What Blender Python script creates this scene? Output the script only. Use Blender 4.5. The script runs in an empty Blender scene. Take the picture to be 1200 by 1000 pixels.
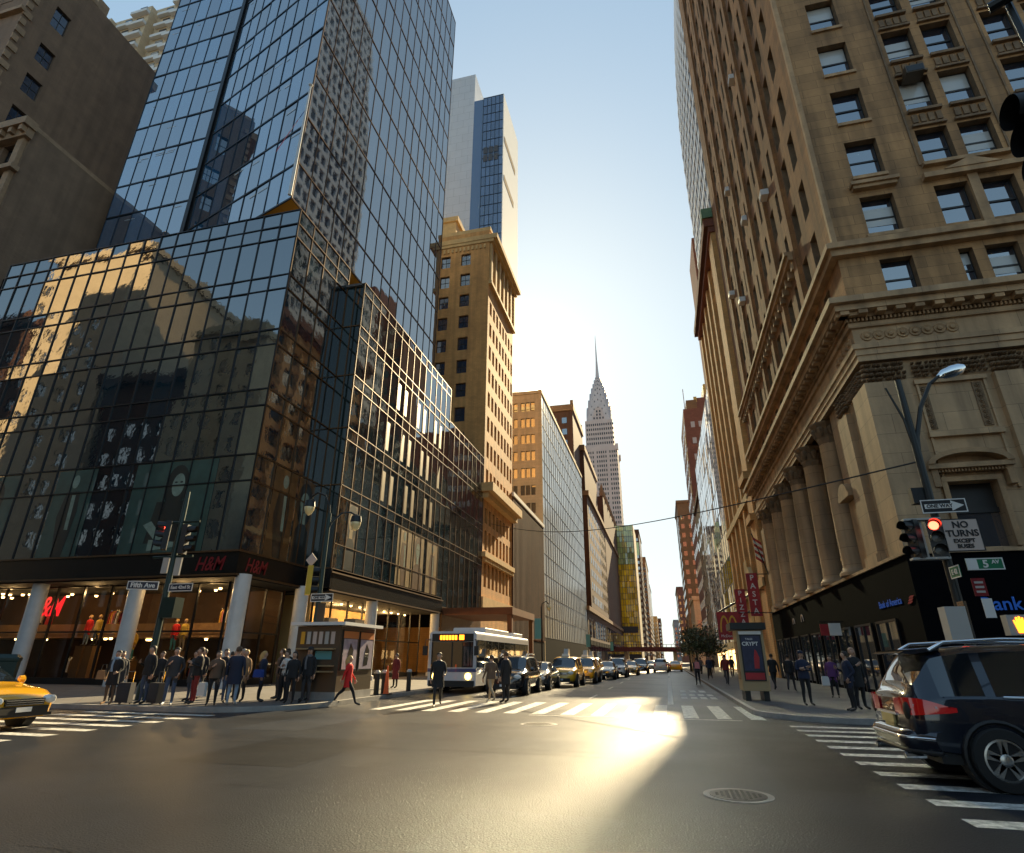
# A city avenue at low sun: glass store tower on the left, stone bank block on the right.
# World: X to the right (south), Y along the street away from the camera (east), Z up, metres.
import bpy, math, random
from mathutils import Vector, Matrix
RND = random.Random(7)
SC = bpy.context.scene
COL = SC.collection
R = math.radians

# ------------------------------------------------------------------ camera
CAM = Vector((0, 0, 1.6))
PITCH, YAW, ROLL = R(22.0), R(14.2), R(0.3)
FPX = 674.35
_cp, _sp, _cy, _sy = math.cos(PITCH), math.sin(PITCH), math.cos(YAW), math.sin(YAW)
FW = Vector((-_sy*_cp, _cy*_cp, _sp)); _rt = Vector((_cy, _sy, 0)); _up = _rt.cross(FW)
RT = _rt*math.cos(ROLL) + _up*math.sin(ROLL); UP = _up*math.cos(ROLL) - _rt*math.sin(ROLL)
cd = bpy.data.cameras.new('camera'); cam = bpy.data.objects.new('camera', cd); COL.objects.link(cam)
cam.matrix_world = Matrix(((RT.x, UP.x, -FW.x, CAM.x), (RT.y, UP.y, -FW.y, CAM.y), (RT.z, UP.z, -FW.z, CAM.z), (0, 0, 0, 1)))
cd.sensor_width = 36; cd.lens = FPX/1200*36; cd.clip_start = .05; cd.clip_end = 9000
SC.camera = cam
def seen_size(p, s):                       # rough apparent size, only used to decide which windows get their own object
    v = Vector(p) - CAM; z = v.dot(FW)
    if z <= .1: return 0
    x, y = FPX*v.dot(RT)/z, FPX*v.dot(UP)/z
    return (1 if abs(x) < 640 and abs(y) < 540 else .01)*s/z

# ------------------------------------------------------------------ materials
M = {}
def _n(nt, t, **k):
    n = nt.nodes.new(t)
    for a, b in k.items(): setattr(n, a, b)
    return n
def mat(name, col, rough=.6, metal=0., ior=1.5, var=0., vs=1., bump=0., bs=20., emit=None, brick=None, streak=0., coat=0., island=0., facing=True, tr=0.):
    m = bpy.data.materials.new(name); m.use_nodes = True; nt = m.node_tree; L = nt.links
    b = nt.nodes['Principled BSDF']
    b.inputs['Roughness'].default_value = rough; b.inputs['Metallic'].default_value = metal; b.inputs['IOR'].default_value = ior
    b.inputs['Coat Weight'].default_value = coat; b.inputs['Coat Roughness'].default_value = .03
    b.inputs['Transmission Weight'].default_value = tr
    c = (*col, 1); b.inputs['Base Color'].default_value = c
    if emit: b.inputs['Emission Color'].default_value = (*emit[0], 1); b.inputs['Emission Strength'].default_value = emit[1]
    src = None
    def mixc(fac, a, colr, blend='MIX'):
        x = _n(nt, 'ShaderNodeMix', data_type='RGBA', blend_type=blend)
        if isinstance(fac, float): x.inputs[0].default_value = fac
        else: L.new(fac, x.inputs[0])
        for i, v in ((6, a), (7, colr)):
            if hasattr(v, 'links'): L.new(v, x.inputs[i])
            else: x.inputs[i].default_value = v
        return x.outputs[2]
    if var or bump or brick or streak or island:
        geo = _n(nt, 'ShaderNodeNewGeometry'); pos = geo.outputs['Position']
        src = c
        if brick:
            bw, bh, bc, mo = brick
            sep = _n(nt, 'ShaderNodeSeparateXYZ'); L.new(pos, sep.inputs[0])
            ad = _n(nt, 'ShaderNodeMath', operation='ADD'); L.new(sep.outputs[0], ad.inputs[0]); L.new(sep.outputs[1], ad.inputs[1])
            cmb = _n(nt, 'ShaderNodeCombineXYZ'); L.new(ad.outputs[0], cmb.inputs[0]); L.new(sep.outputs[2], cmb.inputs[1])
            br = _n(nt, 'ShaderNodeTexBrick'); L.new(cmb.outputs[0], br.inputs['Vector'])
            br.inputs['Color1'].default_value = c; br.inputs['Color2'].default_value = tuple(v*bc for v in col)+(1,)
            br.inputs['Mortar'].default_value = tuple(v*.45 for v in col)+(1,); br.inputs['Scale'].default_value = 1
            br.inputs['Mortar Size'].default_value = mo; br.inputs['Brick Width'].default_value = bw; br.inputs['Row Height'].default_value = bh
            src = br.outputs[0]
        if var:
            nz = _n(nt, 'ShaderNodeTexNoise'); nz.inputs['Scale'].default_value = vs; nz.inputs['Detail'].default_value = 7; nz.inputs['Roughness'].default_value = .65
            L.new(pos, nz.inputs['Vector'])
            rp = _n(nt, 'ShaderNodeMapRange'); L.new(nz.outputs[0], rp.inputs[0]); rp.inputs[1].default_value = .3; rp.inputs[2].default_value = .7
            rp.inputs[3].default_value = 1-var; rp.inputs[4].default_value = 1+var*.7
            src = mixc(1., src, rp.outputs[0], 'MULTIPLY')
        if streak:
            mp = _n(nt, 'ShaderNodeMapping'); mp.inputs['Scale'].default_value = (1.3, 1.3, .07); L.new(pos, mp.inputs[0])
            n2 = _n(nt, 'ShaderNodeTexNoise'); n2.inputs['Scale'].default_value = 1; n2.inputs['Detail'].default_value = 5; L.new(mp.outputs[0], n2.inputs['Vector'])
            r2 = _n(nt, 'ShaderNodeMapRange'); L.new(n2.outputs[0], r2.inputs[0]); r2.inputs[1].default_value = .42; r2.inputs[2].default_value = .75
            r2.inputs[3].default_value = 1; r2.inputs[4].default_value = 1-streak
            src = mixc(1., src, r2.outputs[0], 'MULTIPLY')
        if island:
            r3 = _n(nt, 'ShaderNodeMapRange'); L.new(geo.outputs['Random Per Island'], r3.inputs[0]); r3.inputs[3].default_value = 1-island; r3.inputs[4].default_value = 1+island
            src = mixc(1., src, r3.outputs[0], 'MULTIPLY')
        if hasattr(src, 'links'): L.new(src, b.inputs['Base Color'])
        if bump:
            n4 = _n(nt, 'ShaderNodeTexNoise'); n4.inputs['Scale'].default_value = bs; n4.inputs['Detail'].default_value = 5; L.new(pos, n4.inputs['Vector'])
            bp = _n(nt, 'ShaderNodeBump'); bp.inputs['Distance'].default_value = bump; L.new(n4.outputs[0], bp.inputs['Height'])
            L.new(bp.outputs[0], b.inputs['Normal'])
    M[name] = m
    return m

# ------------------------------------------------------------------ mesh builder
class Fr:                                   # a facade frame: a along u, z up, c outwards
    def __init__(s, o, u, n): s.o = Vector(o); s.u = Vector(u); s.n = Vector(n)
    def P(s, a, z, c=0): return s.o + s.u*a + Vector((0, 0, z)) + s.n*c
def FW_(y): return Fr((0, y, 0), (1, 0, 0), (0, -1, 0))        # faces the camera (west)
def FS_(x): return Fr((x, 0, 0), (0, 1, 0), (1, 0, 0))         # left side of the street, faces right
def FN_(x): return Fr((x, 0, 0), (0, 1, 0), (-1, 0, 0))        # right side of the street, faces left
def FE_(y): return Fr((0, y, 0), (1, 0, 0), (0, 1, 0))
OFF = {}
class MB:
    def __init__(s): s.v = []; s.f = []; s.m = []; s.cuts = [0]
    def cut(s):
        if len(s.f) > s.cuts[-1]: s.cuts.append(len(s.f))
    def face(s, pts, m=0):
        k = len(s.v); s.v += [tuple(p) for p in pts]; s.f.append(tuple(range(k, k+len(pts)))); s.m.append(m)
    def box(s, x0, x1, y0, y1, z0, z1, m=0, skip=''):
        k = len(s.v)
        s.v += [(x0, y0, z0), (x1, y0, z0), (x1, y1, z0), (x0, y1, z0), (x0, y0, z1), (x1, y0, z1), (x1, y1, z1), (x0, y1, z1)]
        for nm, q in (('b', (3, 2, 1, 0)), ('t', (4, 5, 6, 7)), ('w', (0, 1, 5, 4)), ('s', (1, 2, 6, 5)), ('e', (2, 3, 7, 6)), ('n', (3, 0, 4, 7))):
            if nm not in skip: s.f.append(tuple(k+i for i in q)); s.m.append(m)
    def fb(s, F, a0, a1, z0, z1, c0, c1, m=0):
        k = len(s.v)
        s.v += [tuple(F.P(a, z, c)) for c in (c0, c1) for z in (z0, z1) for a in (a0, a1)]
        for q in ((0, 2, 3, 1), (4, 5, 7, 6), (0, 1, 5, 4), (2, 6, 7, 3), (0, 4, 6, 2), (1, 3, 7, 5)): s.f.append(tuple(k+i for i in q)); s.m.append(m)
    def quad(s, F, a0, a1, z0, z1, c=0, m=0): s.face([F.P(a0, z0, c), F.P(a1, z0, c), F.P(a1, z1, c), F.P(a0, z1, c)], m)
    def prism(s, F, poly, c0, c1, m=0):      # poly of (a, z)
        n = len(poly); k = len(s.v)
        s.v += [tuple(F.P(a, z, c0)) for a, z in poly] + [tuple(F.P(a, z, c1)) for a, z in poly]
        s.f += [tuple(range(k, k+n)), tuple(range(k+2*n-1, k+n-1, -1))]; s.m += [m, m]
        for i in range(n): j = (i+1) % n; s.f.append((k+i, k+j, k+n+j, k+n+i)); s.m.append(m)
    def tube(s, pts, r, n=8, m=0, cap=True):
        pts = [Vector(p) for p in pts]; rr = r if isinstance(r, (list, tuple)) else [r]*len(pts)
        k = len(s.v); ref = None
        for i, p in enumerate(pts):
            d = (pts[min(i+1, len(pts)-1)] - pts[max(i-1, 0)]).normalized()
            if ref is None: ref = d.orthogonal().normalized()
            e = (ref - d*ref.dot(d)); e = e.normalized() if e.length > 1e-5 else d.orthogonal().normalized(); ref = e
            g = d.cross(e)
            for j in range(n): t = 2*math.pi*j/n; s.v.append(tuple(p + (e*math.cos(t) + g*math.sin(t))*rr[i]))
        for i in range(len(pts)-1):
            for j in range(n): q = (j+1) % n; s.f.append((k+i*n+j, k+i*n+q, k+(i+1)*n+q, k+(i+1)*n+j)); s.m.append(m)
        if cap:
            s.f += [tuple(k+j for j in range(n-1, -1, -1)), tuple(k+(len(pts)-1)*n+j for j in range(n))]; s.m += [m, m]
    def lathe(s, o, prof, n=12, m=0, ax=None, sx=1., sy=1.):   # prof of (r, h) along ax
        o = Vector(o); ax = Vector(ax or (0, 0, 1)).normalized()
        e = Vector((1, 0, 0)) if abs(ax.z) > .9 else ax.cross(Vector((0, 0, 1))).normalized(); g = ax.cross(e); k = len(s.v)
        for r, h in prof:
            for j in range(n): t = 2*math.pi*j/n; s.v.append(tuple(o + ax*h + e*(math.cos(t)*r*sx) + g*(math.sin(t)*r*sy)))
        for i in range(len(prof)-1):
            for j in range(n): q = (j+1) % n; s.f.append((k+i*n+j, k+i*n+q, k+(i+1)*n+q, k+(i+1)*n+j)); s.m.append(m)
        s.f += [tuple(k+j for j in range(n-1, -1, -1)), tuple(k+(len(prof)-1)*n+j for j in range(n))]; s.m += [m, m]
    def text(s, F, txt, a, z, size, c, m=0, shear=0., align='CENTER', ex=.008, vertical=False, bold=0., stretch=1.):
        cu = bpy.data.curves.new('t', 'FONT'); cu.body = txt; cu.size = size; cu.extrude = ex; cu.shear = shear; cu.align_x = align; cu.align_y = 'CENTER'
        cu.offset = bold; cu.resolution_u = 3
        ob = bpy.data.objects.new('t', cu); COL.objects.link(ob)
        dg = bpy.context.evaluated_depsgraph_get(); me = bpy.data.meshes.new_from_object(ob.evaluated_get(dg))
        k = len(s.v)
        for v in me.vertices:
            x, y = v.co.x*stretch, v.co.y
            if vertical: x, y = -y, x
            s.v.append(tuple(F.P(a + x, z + y, c + v.co.z)))
        for p in me.polygons: s.f.append(tuple(k+i for i in p.vertices)); s.m.append(m)
        bpy.data.objects.remove(ob); bpy.data.curves.remove(cu); bpy.data.meshes.remove(me)
    def build(s, name, mats, parent=None, world=True, smooth=0, kind=None, label=None):
        me = bpy.data.meshes.new(name); off = OFF.get(parent, Vector()) if (parent and world) else Vector()
        me.from_pydata([(a-off.x, b-off.y, c-off.z) for a, b, c in s.v], [], s.f)
        if not isinstance(mats, (list, tuple)): mats = [mats]
        for x in mats: me.materials.append(M[x])
        me.polygons.foreach_set('material_index', s.m)
        if smooth:
            me.polygons.foreach_set('use_smooth', [True]*len(me.polygons)); me.set_sharp_from_angle(angle=R(smooth))
        me.update()
        o = bpy.data.objects.new(name, me); COL.objects.link(o)
        if parent: o.parent = parent
        OFF[o] = off
        if kind: o['kind'] = kind
        if label: o['label'] = label
        return o
def build_each(mb, name, mats, parent, world=True, smooth=0):
    """one object per piece between cut() marks"""
    cs = mb.cuts + [len(mb.f)]
    for a, b in zip(cs, cs[1:]):
        if b <= a: continue
        q = MB(); idx = {}
        for f, m in zip(mb.f[a:b], mb.m[a:b]):
            g = []
            for i in f:
                if i not in idx: idx[i] = len(q.v); q.v.append(mb.v[i])
                g.append(idx[i])
            q.f.append(tuple(g)); q.m.append(m)
        q.build(name, mats, parent, world, smooth)
def tag(o, label, cat, group=None, kind=None):
    if label: o['label'] = label
    if cat: o['category'] = cat
    if group: o['group'] = group
    if kind: o['kind'] = kind
    return o
def thing(name, label, cat, loc=(0, 0, 0), rz=0., group=None):
    o = bpy.data.objects.new(name, None); COL.objects.link(o); o.location = loc; o.rotation_euler = (0, 0, rz); o.empty_display_size = .3
    OFF[o] = Vector(loc)
    return tag(o, label, cat, group)
def struct(name, mb, mats, smooth=0):
    o = mb.build(name, mats, smooth=smooth); o['kind'] = 'structure'; return o
def copy_tree(o, parent=None):
    c = o.copy(); COL.objects.link(c)
    if parent: c.parent = parent
    for ch in [x for x in o.children]: copy_tree(ch, c)
    return c
def dup(root, loc, rz, label, group=None):
    c = copy_tree(root); c.location = loc; c.rotation_euler = (0, 0, rz); c['label'] = label
    if group: c['group'] = group
    return c

# ------------------------------------------------------------------ facade tools
def wall_holes(mb, F, A0, A1, Z0, Z1, cols, rows, depth, m=0, mr=None, skip=None):
    """flat wall with recessed openings; returns the openings"""
    mr = m if mr is None else mr; out = []; z = Z0
    for (r0, r1) in rows:
        if r0 > z: mb.quad(F, A0, A1, z, r0, 0, m)
        a = A0
        for (c0, c1) in cols:
            if skip and skip(c0, r0): continue
            if c0 > a: mb.quad(F, a, c0, r0, r1, 0, m)
            for p in (((c0, r0), (c1, r0)), ((c0, r1), (c1, r1)), ((c0, r0), (c0, r1)), ((c1, r0), (c1, r1))):
                mb.face([F.P(*p[0], 0), F.P(*p[1], 0), F.P(*p[1], -depth), F.P(*p[0], -depth)], mr)
            out.append((F, c0, c1, r0, r1, depth)); a = c1
        if a < A1: mb.quad(F, a, A1, r0, r1, 0, m)
        z = r1
    if z < Z1: mb.quad(F, A0, A1, z, Z1, 0, m)
    return out
def sash(mb, F, a0, a1, z0, z1, d, fw=.06, style='sash', rnd=RND):
    c = -d + .03
    if style == 'plain': mb.quad(F, a0, a1, z0, z1, c, 0); return
    w = rnd.uniform(-.012, .012); w2 = rnd.uniform(-.012, .012)
    zm = (z0+z1)/2 if style == 'sash' else z1
    parts = ((z0, zm), (zm, z1)) if style == 'sash' else ((z0, z1),)
    for k, (q0, q1) in enumerate(parts):
        mb.face([F.P(a0, q0, c+w), F.P(a1, q0, c-w), F.P(a1, q1, c-w+w2), F.P(a0, q1, c+w+w2)], 0)
    if style == 'sash':
        mb.fb(F, a0, a1, zm-.05, zm+.05, c-.01, c+.05, 1)
        r = rnd.random()
        if r < .62:                               # a pale roller blind drawn down part of the way
            h = (z1-z0)*rnd.choice((.22, .3, .45, .5, .62, .5)); top = z1-.06
            if r < .16: top = zm + (z1-zm)*.55; h = (top - z0)*.6
            mb.quad(F, a0+fw, a1-fw, max(z0+.1, top-h), top, c+.02, 2)
    for q in ((a0, a0+fw, z0, z1), (a1-fw, a1, z0, z1), (a0+fw, a1-fw, z0, z0+fw), (a0+fw, a1-fw, z1-fw, z1)): mb.fb(F, *q, c-.01, c+.04, 1)
    if style == 'quad': mb.fb(F, (a0+a1)/2-.03, (a0+a1)/2+.03, z0, z1, c-.01, c+.04, 1); mb.fb(F, a0, a1, (z0+z1)/2-.03, (z0+z1)/2+.03, c-.01, c+.045, 1)
def windows(th, rects, mats=('win_glass', 'win_frame', 'win_blind'), style='sash', limit=100, fw=.06, name='window'):
    rects = sorted(rects, key=lambda q: -seen_size(q[0].P((q[1]+q[2])/2, (q[3]+q[4])/2), (q[2]-q[1])*(q[4]-q[3])/1.0)/max((q[0].P((q[1]+q[2])/2, (q[3]+q[4])/2)-CAM).length, 1))
    for q in rects[:limit]:
        mb = MB(); sash(mb, *q, fw=fw, style=style); mb.build(name, mats, th)
    if len(rects) > limit:
        mb = MB()
        for q in rects[limit:]: sash(mb, *q, fw=fw, style=style if style != 'sash' else 'one')
        mb.build(name, mats, th, kind='stuff')
def curtain(th, F, us, zs, glass, mull, mw=.06, md=.08, tilt=.006, hz=None, names=('glazing', 'mullion_grid'), zskip=None, mh=None):
    g = MB()
    for i in range(len(us)-1):
        for j in range(len(zs)-1):
            t = [RND.uniform(-tilt, tilt) for _ in range(3)]
            g.face([F.P(us[i], zs[j], t[0]), F.P(us[i+1], zs[j], t[1]), F.P(us[i+1], zs[j+1], t[1]+t[2]), F.P(us[i], zs[j+1], t[0]+t[2])], 0)
    o = g.build(names[0], glass, th)
    b = MB()
    for u in us: b.fb(F, u-mw/2, u+mw/2, zs[0], zs[-1], -.02, md)
    for z in (hz or zs): b.fb(F, us[0], us[-1], z-(mh or mw)/2, z+(mh or mw)/2, -.02, md+.012)
    b.build(names[1], mull, th)
    return o
def lin(a, b, n): return [a + (b-a)*i/n for i in range(n+1)]
# ------------------------------------------------------------------ material set
mat('asphalt', (.022, .026, .034), .5, ior=1.36, var=.35, vs=.5, bump=.008, bs=45)
mat('paint', (.58, .57, .52), .55, var=.75, vs=7, bump=.002, bs=60)
mat('paint_yellow', (.55, .36, .05), .55, var=.3, vs=4)
mat('sidewalk', (.13, .12, .11), .75, var=.25, vs=.9, bump=.003, bs=40, brick=(1.5, 1.5, .92, .012))
mat('kerb', (.3, .29, .27), .7, var=.25, vs=2, bump=.003, bs=40)
mat('iron', (.05, .048, .045), .45, .7, var=.3, vs=9, bump=.004, bs=60)
mat('bank_upper', (.41, .225, .092), .8, var=.28, vs=.45, bump=.012, bs=9, brick=(1.7, .62, .74, .012), streak=.6)
mat('bank_lower', (.5, .325, .175), .75, var=.2, vs=.5, bump=.008, bs=9, brick=(2.4, .9, .86, .01), streak=.55)
mat('bank_trim', (.42, .26, .13), .75, var=.3, vs=1.2, bump=.01, bs=14, streak=.5)
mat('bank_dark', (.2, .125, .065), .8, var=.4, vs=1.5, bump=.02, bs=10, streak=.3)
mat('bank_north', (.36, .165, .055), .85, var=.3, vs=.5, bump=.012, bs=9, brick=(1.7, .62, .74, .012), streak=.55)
mat('black_stone', (.004, .004, .005), .9, ior=1.1, var=.2, vs=2)
mat('win_glass', (.012, .022, .04), .03, ior=3.8, island=.5)
mat('win_frame', (.018, .015, .013), .5)
mat('win_blind', (.42, .42, .40), .35, coat=1.)
mat('dark_room', (.01, .009, .008), .9)
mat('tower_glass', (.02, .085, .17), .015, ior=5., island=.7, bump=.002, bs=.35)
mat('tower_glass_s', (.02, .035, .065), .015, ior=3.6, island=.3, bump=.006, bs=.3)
mat('podium_glass', (.008, .022, .03), .015, ior=3.2, island=.5, bump=.012, bs=.45)
mat('poster_glass', (.01, .02, .02), .05, ior=1.9, island=.4)
mat('clear_glass', (.8, .85, .85), .02, ior=1.2, tr=1.)
mat('mull_dark', (.02, .02, .022), .35, .5)
mat('mull_bronze', (.11, .055, .02), .45, .4)
mat('black_metal', (.015, .015, .016), .35, .3)
mat('band_black', (.014, .013, .013), .25, .3, var=.3, vs=2)
mat('orange_soffit', (.62, .30, .03), .55)
mat('white_col', (.55, .56, .56), .4, var=.1, vs=2)
mat('red_sign', (.55, .012, .02), .4, emit=((.8, .01, .02), .6))
mat('red_dull', (.2, .008, .012), .4)
mat('brown_wall', (.23, .15, .095), .85, var=.18, vs=.5, bump=.006, bs=9, brick=(.6, .2, .93, .006), streak=.25)
mat('brown_trim', (.33, .22, .13), .75, var=.25, vs=1.5, bump=.01, bs=12)
mat('cream_brick', (.62, .48, .31), .8, var=.15, vs=.7, brick=(.6, .2, .95, .004))
mat('white_trim', (.7, .69, .66), .7)
mat('ochre', (.7, .37, .125), .8, var=.22, vs=.5, bump=.006, bs=9, brick=(.6, .2, .9, .006), streak=.35)
mat('ochre_trim', (.6, .4, .17), .75, var=.2, vs=1.2, bump=.01, bs=10)
mat('copper', (.17, .055, .016), .8, 0., var=.2, vs=.8)
mat('cream_stone', (.7, .55, .32), .8, var=.15, vs=.5, brick=(1.2, .6, .95, .006), streak=.2)
mat('white_glass', (.42, .40, .33), .18, ior=1.6, island=.12)
mat('line_dark', (.06, .06, .065), .6)
mat('brown_tower', (.105, .04, .017), .85, var=.22, vs=.4, brick=(.9, .3, .9, .006), streak=.3)
mat('ltbrown', (.24, .12, .05), .85, var=.2, vs=.4, brick=(.9, .3, .9, .006))
mat('rust_brick', (.24, .085, .05), .85, var=.22, vs=.4, brick=(.9, .3, .85, .008))
mat('gold', (.5, .3, .08), .4, .5, var=.2, vs=1)
mat('chrysler', (.62, .48, .42), .7, var=.1, vs=.2)
mat('steel', (.62, .5, .45), .4, .25, var=.12, vs=.3)
mat('gold_reflection_glass', (.95, .62, .02), .12, ior=1.6, island=.45)  # yellow base colour paints in a reflection of the sunlit west
mat('green_glass', (.42, .5, .16), .06, ior=2., island=.35)
mat('pale_panel', (.55, .56, .58), .4, var=.06, vs=.3, brick=(4., 3.2, .96, .03))
mat('blue_panel', (.06, .10, .19), .04, ior=2.2, island=.3)
mat('sky_glass', (.25, .28, .3), .015, .9, island=.06, bump=.03, bs=.16)
mat('verdigris', (.16, .27, .15), .7, var=.2, vs=2)
mat('lattice', (.62, .63, .66), .6)
mat('rooftop', (.1, .1, .1), .9)
mat('far_grey', (.3, .29, .3), .8, var=.2, vs=.2)
mat('red_steel', (.16, .035, .025), .6)
mat('pole_black', (.016, .018, .018), .4, .3)
mat('pole_green', (.02, .04, .035), .4, .3)
mat('sig_yellow', (.55, .36, .03), .45)
mat('sig_grey', (.42, .40, .37), .5)
mat('sig_black', (.008, .008, .009), .45)
mat('lit_red', (.5, .02, .01), .3, emit=((1, .06, .03), 5.))
mat('lens_dark', (.02, .02, .02), .2)
mat('lit_orange', (.5, .15, .01), .3, emit=((1, .2, .01), 2.6))
mat('lit_warm', (.8, .6, .3), .4, emit=((1, .62, .22), 6.))
mat('lit_green', (.05, .5, .3), .4, emit=((.05, 1, .5), 2.))
mat('lamp_globe', (.75, .6, .3), .25, ior=1.5, coat=1.)
mat('sign_black', (.012, .012, .014), .4)
mat('sign_white', (.7, .68, .64), .5)
mat('sign_blue', (.012, .015, .035), .4)
mat('sign_green', (.012, .16, .07), .4)
mat('sign_tan', (.55, .44, .38), .5)
mat('boa_blue', (.01, .05, .2), .4, emit=((.01, .08, .4), .12))
mat('boa_red', (.35, .01, .03), .4)
mat('shop_red', (.36, .015, .02), .5, var=.2, vs=3)
mat('shop_yellow', (.7, .36, .03), .5)
mat('shop_pink', (.62, .2, .2), .5)
mat('poster_teal', (.03, .075, .065), .35, var=.3, vs=1.2, coat=1.)
mat('poster_dark', (.008, .013, .014), .35, coat=1.)
mat('poster_skin', (.20, .27, .22), .4, var=.35, vs=2.5, coat=1.)
mat('poster_brown', (.12, .06, .02), .4, var=.4, vs=2, coat=1.)
mat('poster_warm', (.34, .24, .11), .4, var=.25, vs=2, coat=1.)
mat('poster_lilac', (.34, .30, .36), .4, var=.25, vs=6)
mat('poster_blue', (.02, .022, .06), .35, var=.4, vs=5)
mat('kiosk_metal', (.11, .085, .06), .4, .4)
mat('kiosk_tan', (.34, .24, .12), .5)
mat('taxi', (.72, .36, .012), .22, coat=1.)
mat('taxi_shade_lift', (.78, .42, .015), .3, coat=1.)  # taxi yellow with brightness put in to offset the queue's shaded fronts
mat('car_navy', (.006, .009, .018), .15, coat=1.)
mat('car_black', (.008, .008, .009), .2, coat=1.)
mat('car_silver', (.42, .38, .33), .25, .4, coat=1.)
mat('car_grey', (.10, .095, .09), .25, .3, coat=1.)
mat('car_white', (.72, .7, .66), .3, coat=1.)
mat('car_glass', (.008, .011, .014), .03, ior=2.)
mat('plastic_black', (.012, .012, .012), .55)
mat('tyre', (.014, .014, .014), .8, bump=.003, bs=80)
mat('chrome', (.8, .8, .8), .08, 1.)
mat('alloy', (.5, .48, .45), .28, .9)
mat('tail_red', (.2, .003, .005), .12, coat=1., emit=((.8, .01, .01), .04))
mat('tail_clear', (.7, .5, .5), .1, coat=1.)
mat('headlight', (.75, .75, .72), .12, coat=1.)
mat('headlight_on', (.9, .7, .3), .2, emit=((1, .66, .15), 3.))
mat('plate', (.65, .5, .2), .5)
mat('plate_white', (.65, .66, .66), .5)
mat('bus_white', (.55, .55, .57), .35, coat=.6)
mat('bus_blue', (.02, .05, .16), .35, coat=.6)
mat('wood', (.2, .11, .045), .6)
mat('bin_green', (.012, .035, .028), .5)
mat('cone', (.75, .12, .02), .5)
mat('bark', (.09, .065, .045), .9, var=.3, vs=5)
mat('leaf', (.04, .055, .016), .6, island=.5)
mat('store_wall', (.06, .03, .014), .8, var=.3, vs=1)
mat('store_beige', (.55, .36, .14), .7, var=.12, vs=.8)
mat('store_floor', (.25, .18, .11), .4)
mat('lit_shop', (.4, .25, .1), .5, emit=((1, .6, .22), 1.6))
mat('cable', (.01, .01, .01), .6)
mat('flag_red', (.4, .03, .04), .7); mat('flag_blue', (.02, .03, .14), .7); mat('flag_white', (.7, .68, .65), .7)
mat('banner', (.12, .34, .34), .6)
mat('soft_orange', (.5, .17, .05), .5)
# thin clear shop glass: see-through with a mirror-like sheen that grows at grazing angles
m = M['clear_glass']; nt = m.node_tree; nt.nodes.clear()
_o = _n(nt, 'ShaderNodeOutputMaterial'); _mx = _n(nt, 'ShaderNodeMixShader'); _t = _n(nt, 'ShaderNodeBsdfTransparent'); _g = _n(nt, 'ShaderNodeBsdfGlossy'); _f = _n(nt, 'ShaderNodeFresnel')
_t.inputs[0].default_value = (.8, .8, .78, 1); _g.inputs['Roughness'].default_value = .02; _f.inputs[0].default_value = 1.5
nt.links.new(_f.outputs[0], _mx.inputs[0]); nt.links.new(_t.outputs[0], _mx.inputs[1]); nt.links.new(_g.outputs[0], _mx.inputs[2]); nt.links.new(_mx.outputs[0], _o.inputs[0])

# asphalt: worn wheel tracks, patches, tar lines
nt = M['asphalt'].node_tree; b = nt.nodes['Principled BSDF']
_geo = _n(nt, 'ShaderNodeNewGeometry')
n1 = _n(nt, 'ShaderNodeTexNoise'); n1.inputs['Scale'].default_value = .35; n1.inputs['Detail'].default_value = 2; nt.links.new(_geo.outputs['Position'], n1.inputs['Vector'])
mr = _n(nt, 'ShaderNodeMapRange'); nt.links.new(n1.outputs[0], mr.inputs[0]); mr.inputs[1].default_value = .25; mr.inputs[2].default_value = .75; mr.inputs[3].default_value = .36; mr.inputs[4].default_value = .45
nt.links.new(mr.outputs[0], b.inputs['Roughness'])
n2 = _n(nt, 'ShaderNodeTexNoise'); n2.inputs['Scale'].default_value = 22; n2.inputs['Detail'].default_value = 6; n2.inputs['Roughness'].default_value = .8; nt.links.new(_geo.outputs['Position'], n2.inputs['Vector'])
mr2 = _n(nt, 'ShaderNodeMapRange'); nt.links.new(n2.outputs[0], mr2.inputs[0]); mr2.inputs[1].default_value = .3; mr2.inputs[2].default_value = .75; mr2.inputs[3].default_value = .15; mr2.inputs[4].default_value = 1.6
old = b.inputs['Base Color'].links[0].from_socket
mx = _n(nt, 'ShaderNodeMix', data_type='RGBA', blend_type='MULTIPLY'); mx.inputs[0].default_value = 1
nt.links.new(old, mx.inputs[6]); nt.links.new(mr2.outputs[0], mx.inputs[7]); nt.links.new(mx.outputs[2], b.inputs['Base Color'])

for nm, k in (('asphalt_new', .5), ('asphalt_old', 1.6)):
    q = M['asphalt'].copy(); q.name = nm; M[nm] = q; mxn = [n for n in q.node_tree.nodes if n.type == 'MAP_RANGE' and abs(n.inputs[4].default_value-1.6) < .01][0]; mxn.inputs[3].default_value *= k; mxn.inputs[4].default_value *= k
# ------------------------------------------------------------------ sky and stand-in sun lamp
W = bpy.data.worlds.new('World'); SC.world = W; W.use_nodes = True; nt = W.node_tree; nt.nodes.clear()
out = _n(nt, 'ShaderNodeOutputWorld'); bg = _n(nt, 'ShaderNodeBackground'); sky = _n(nt, 'ShaderNodeTexSky', sky_type='NISHITA')
SUN_EL, SKY_AZ, BOUNCE_AZ = R(28.1), R(-12.1), R(7.2)
sky.sun_disc = False; sky.sun_elevation = SUN_EL; sky.sun_rotation = SKY_AZ
sky.altitude = 20; sky.air_density = 1.0; sky.dust_density = .6; sky.ozone_density = 1.6
bg.inputs['Strength'].default_value = .148
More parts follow.
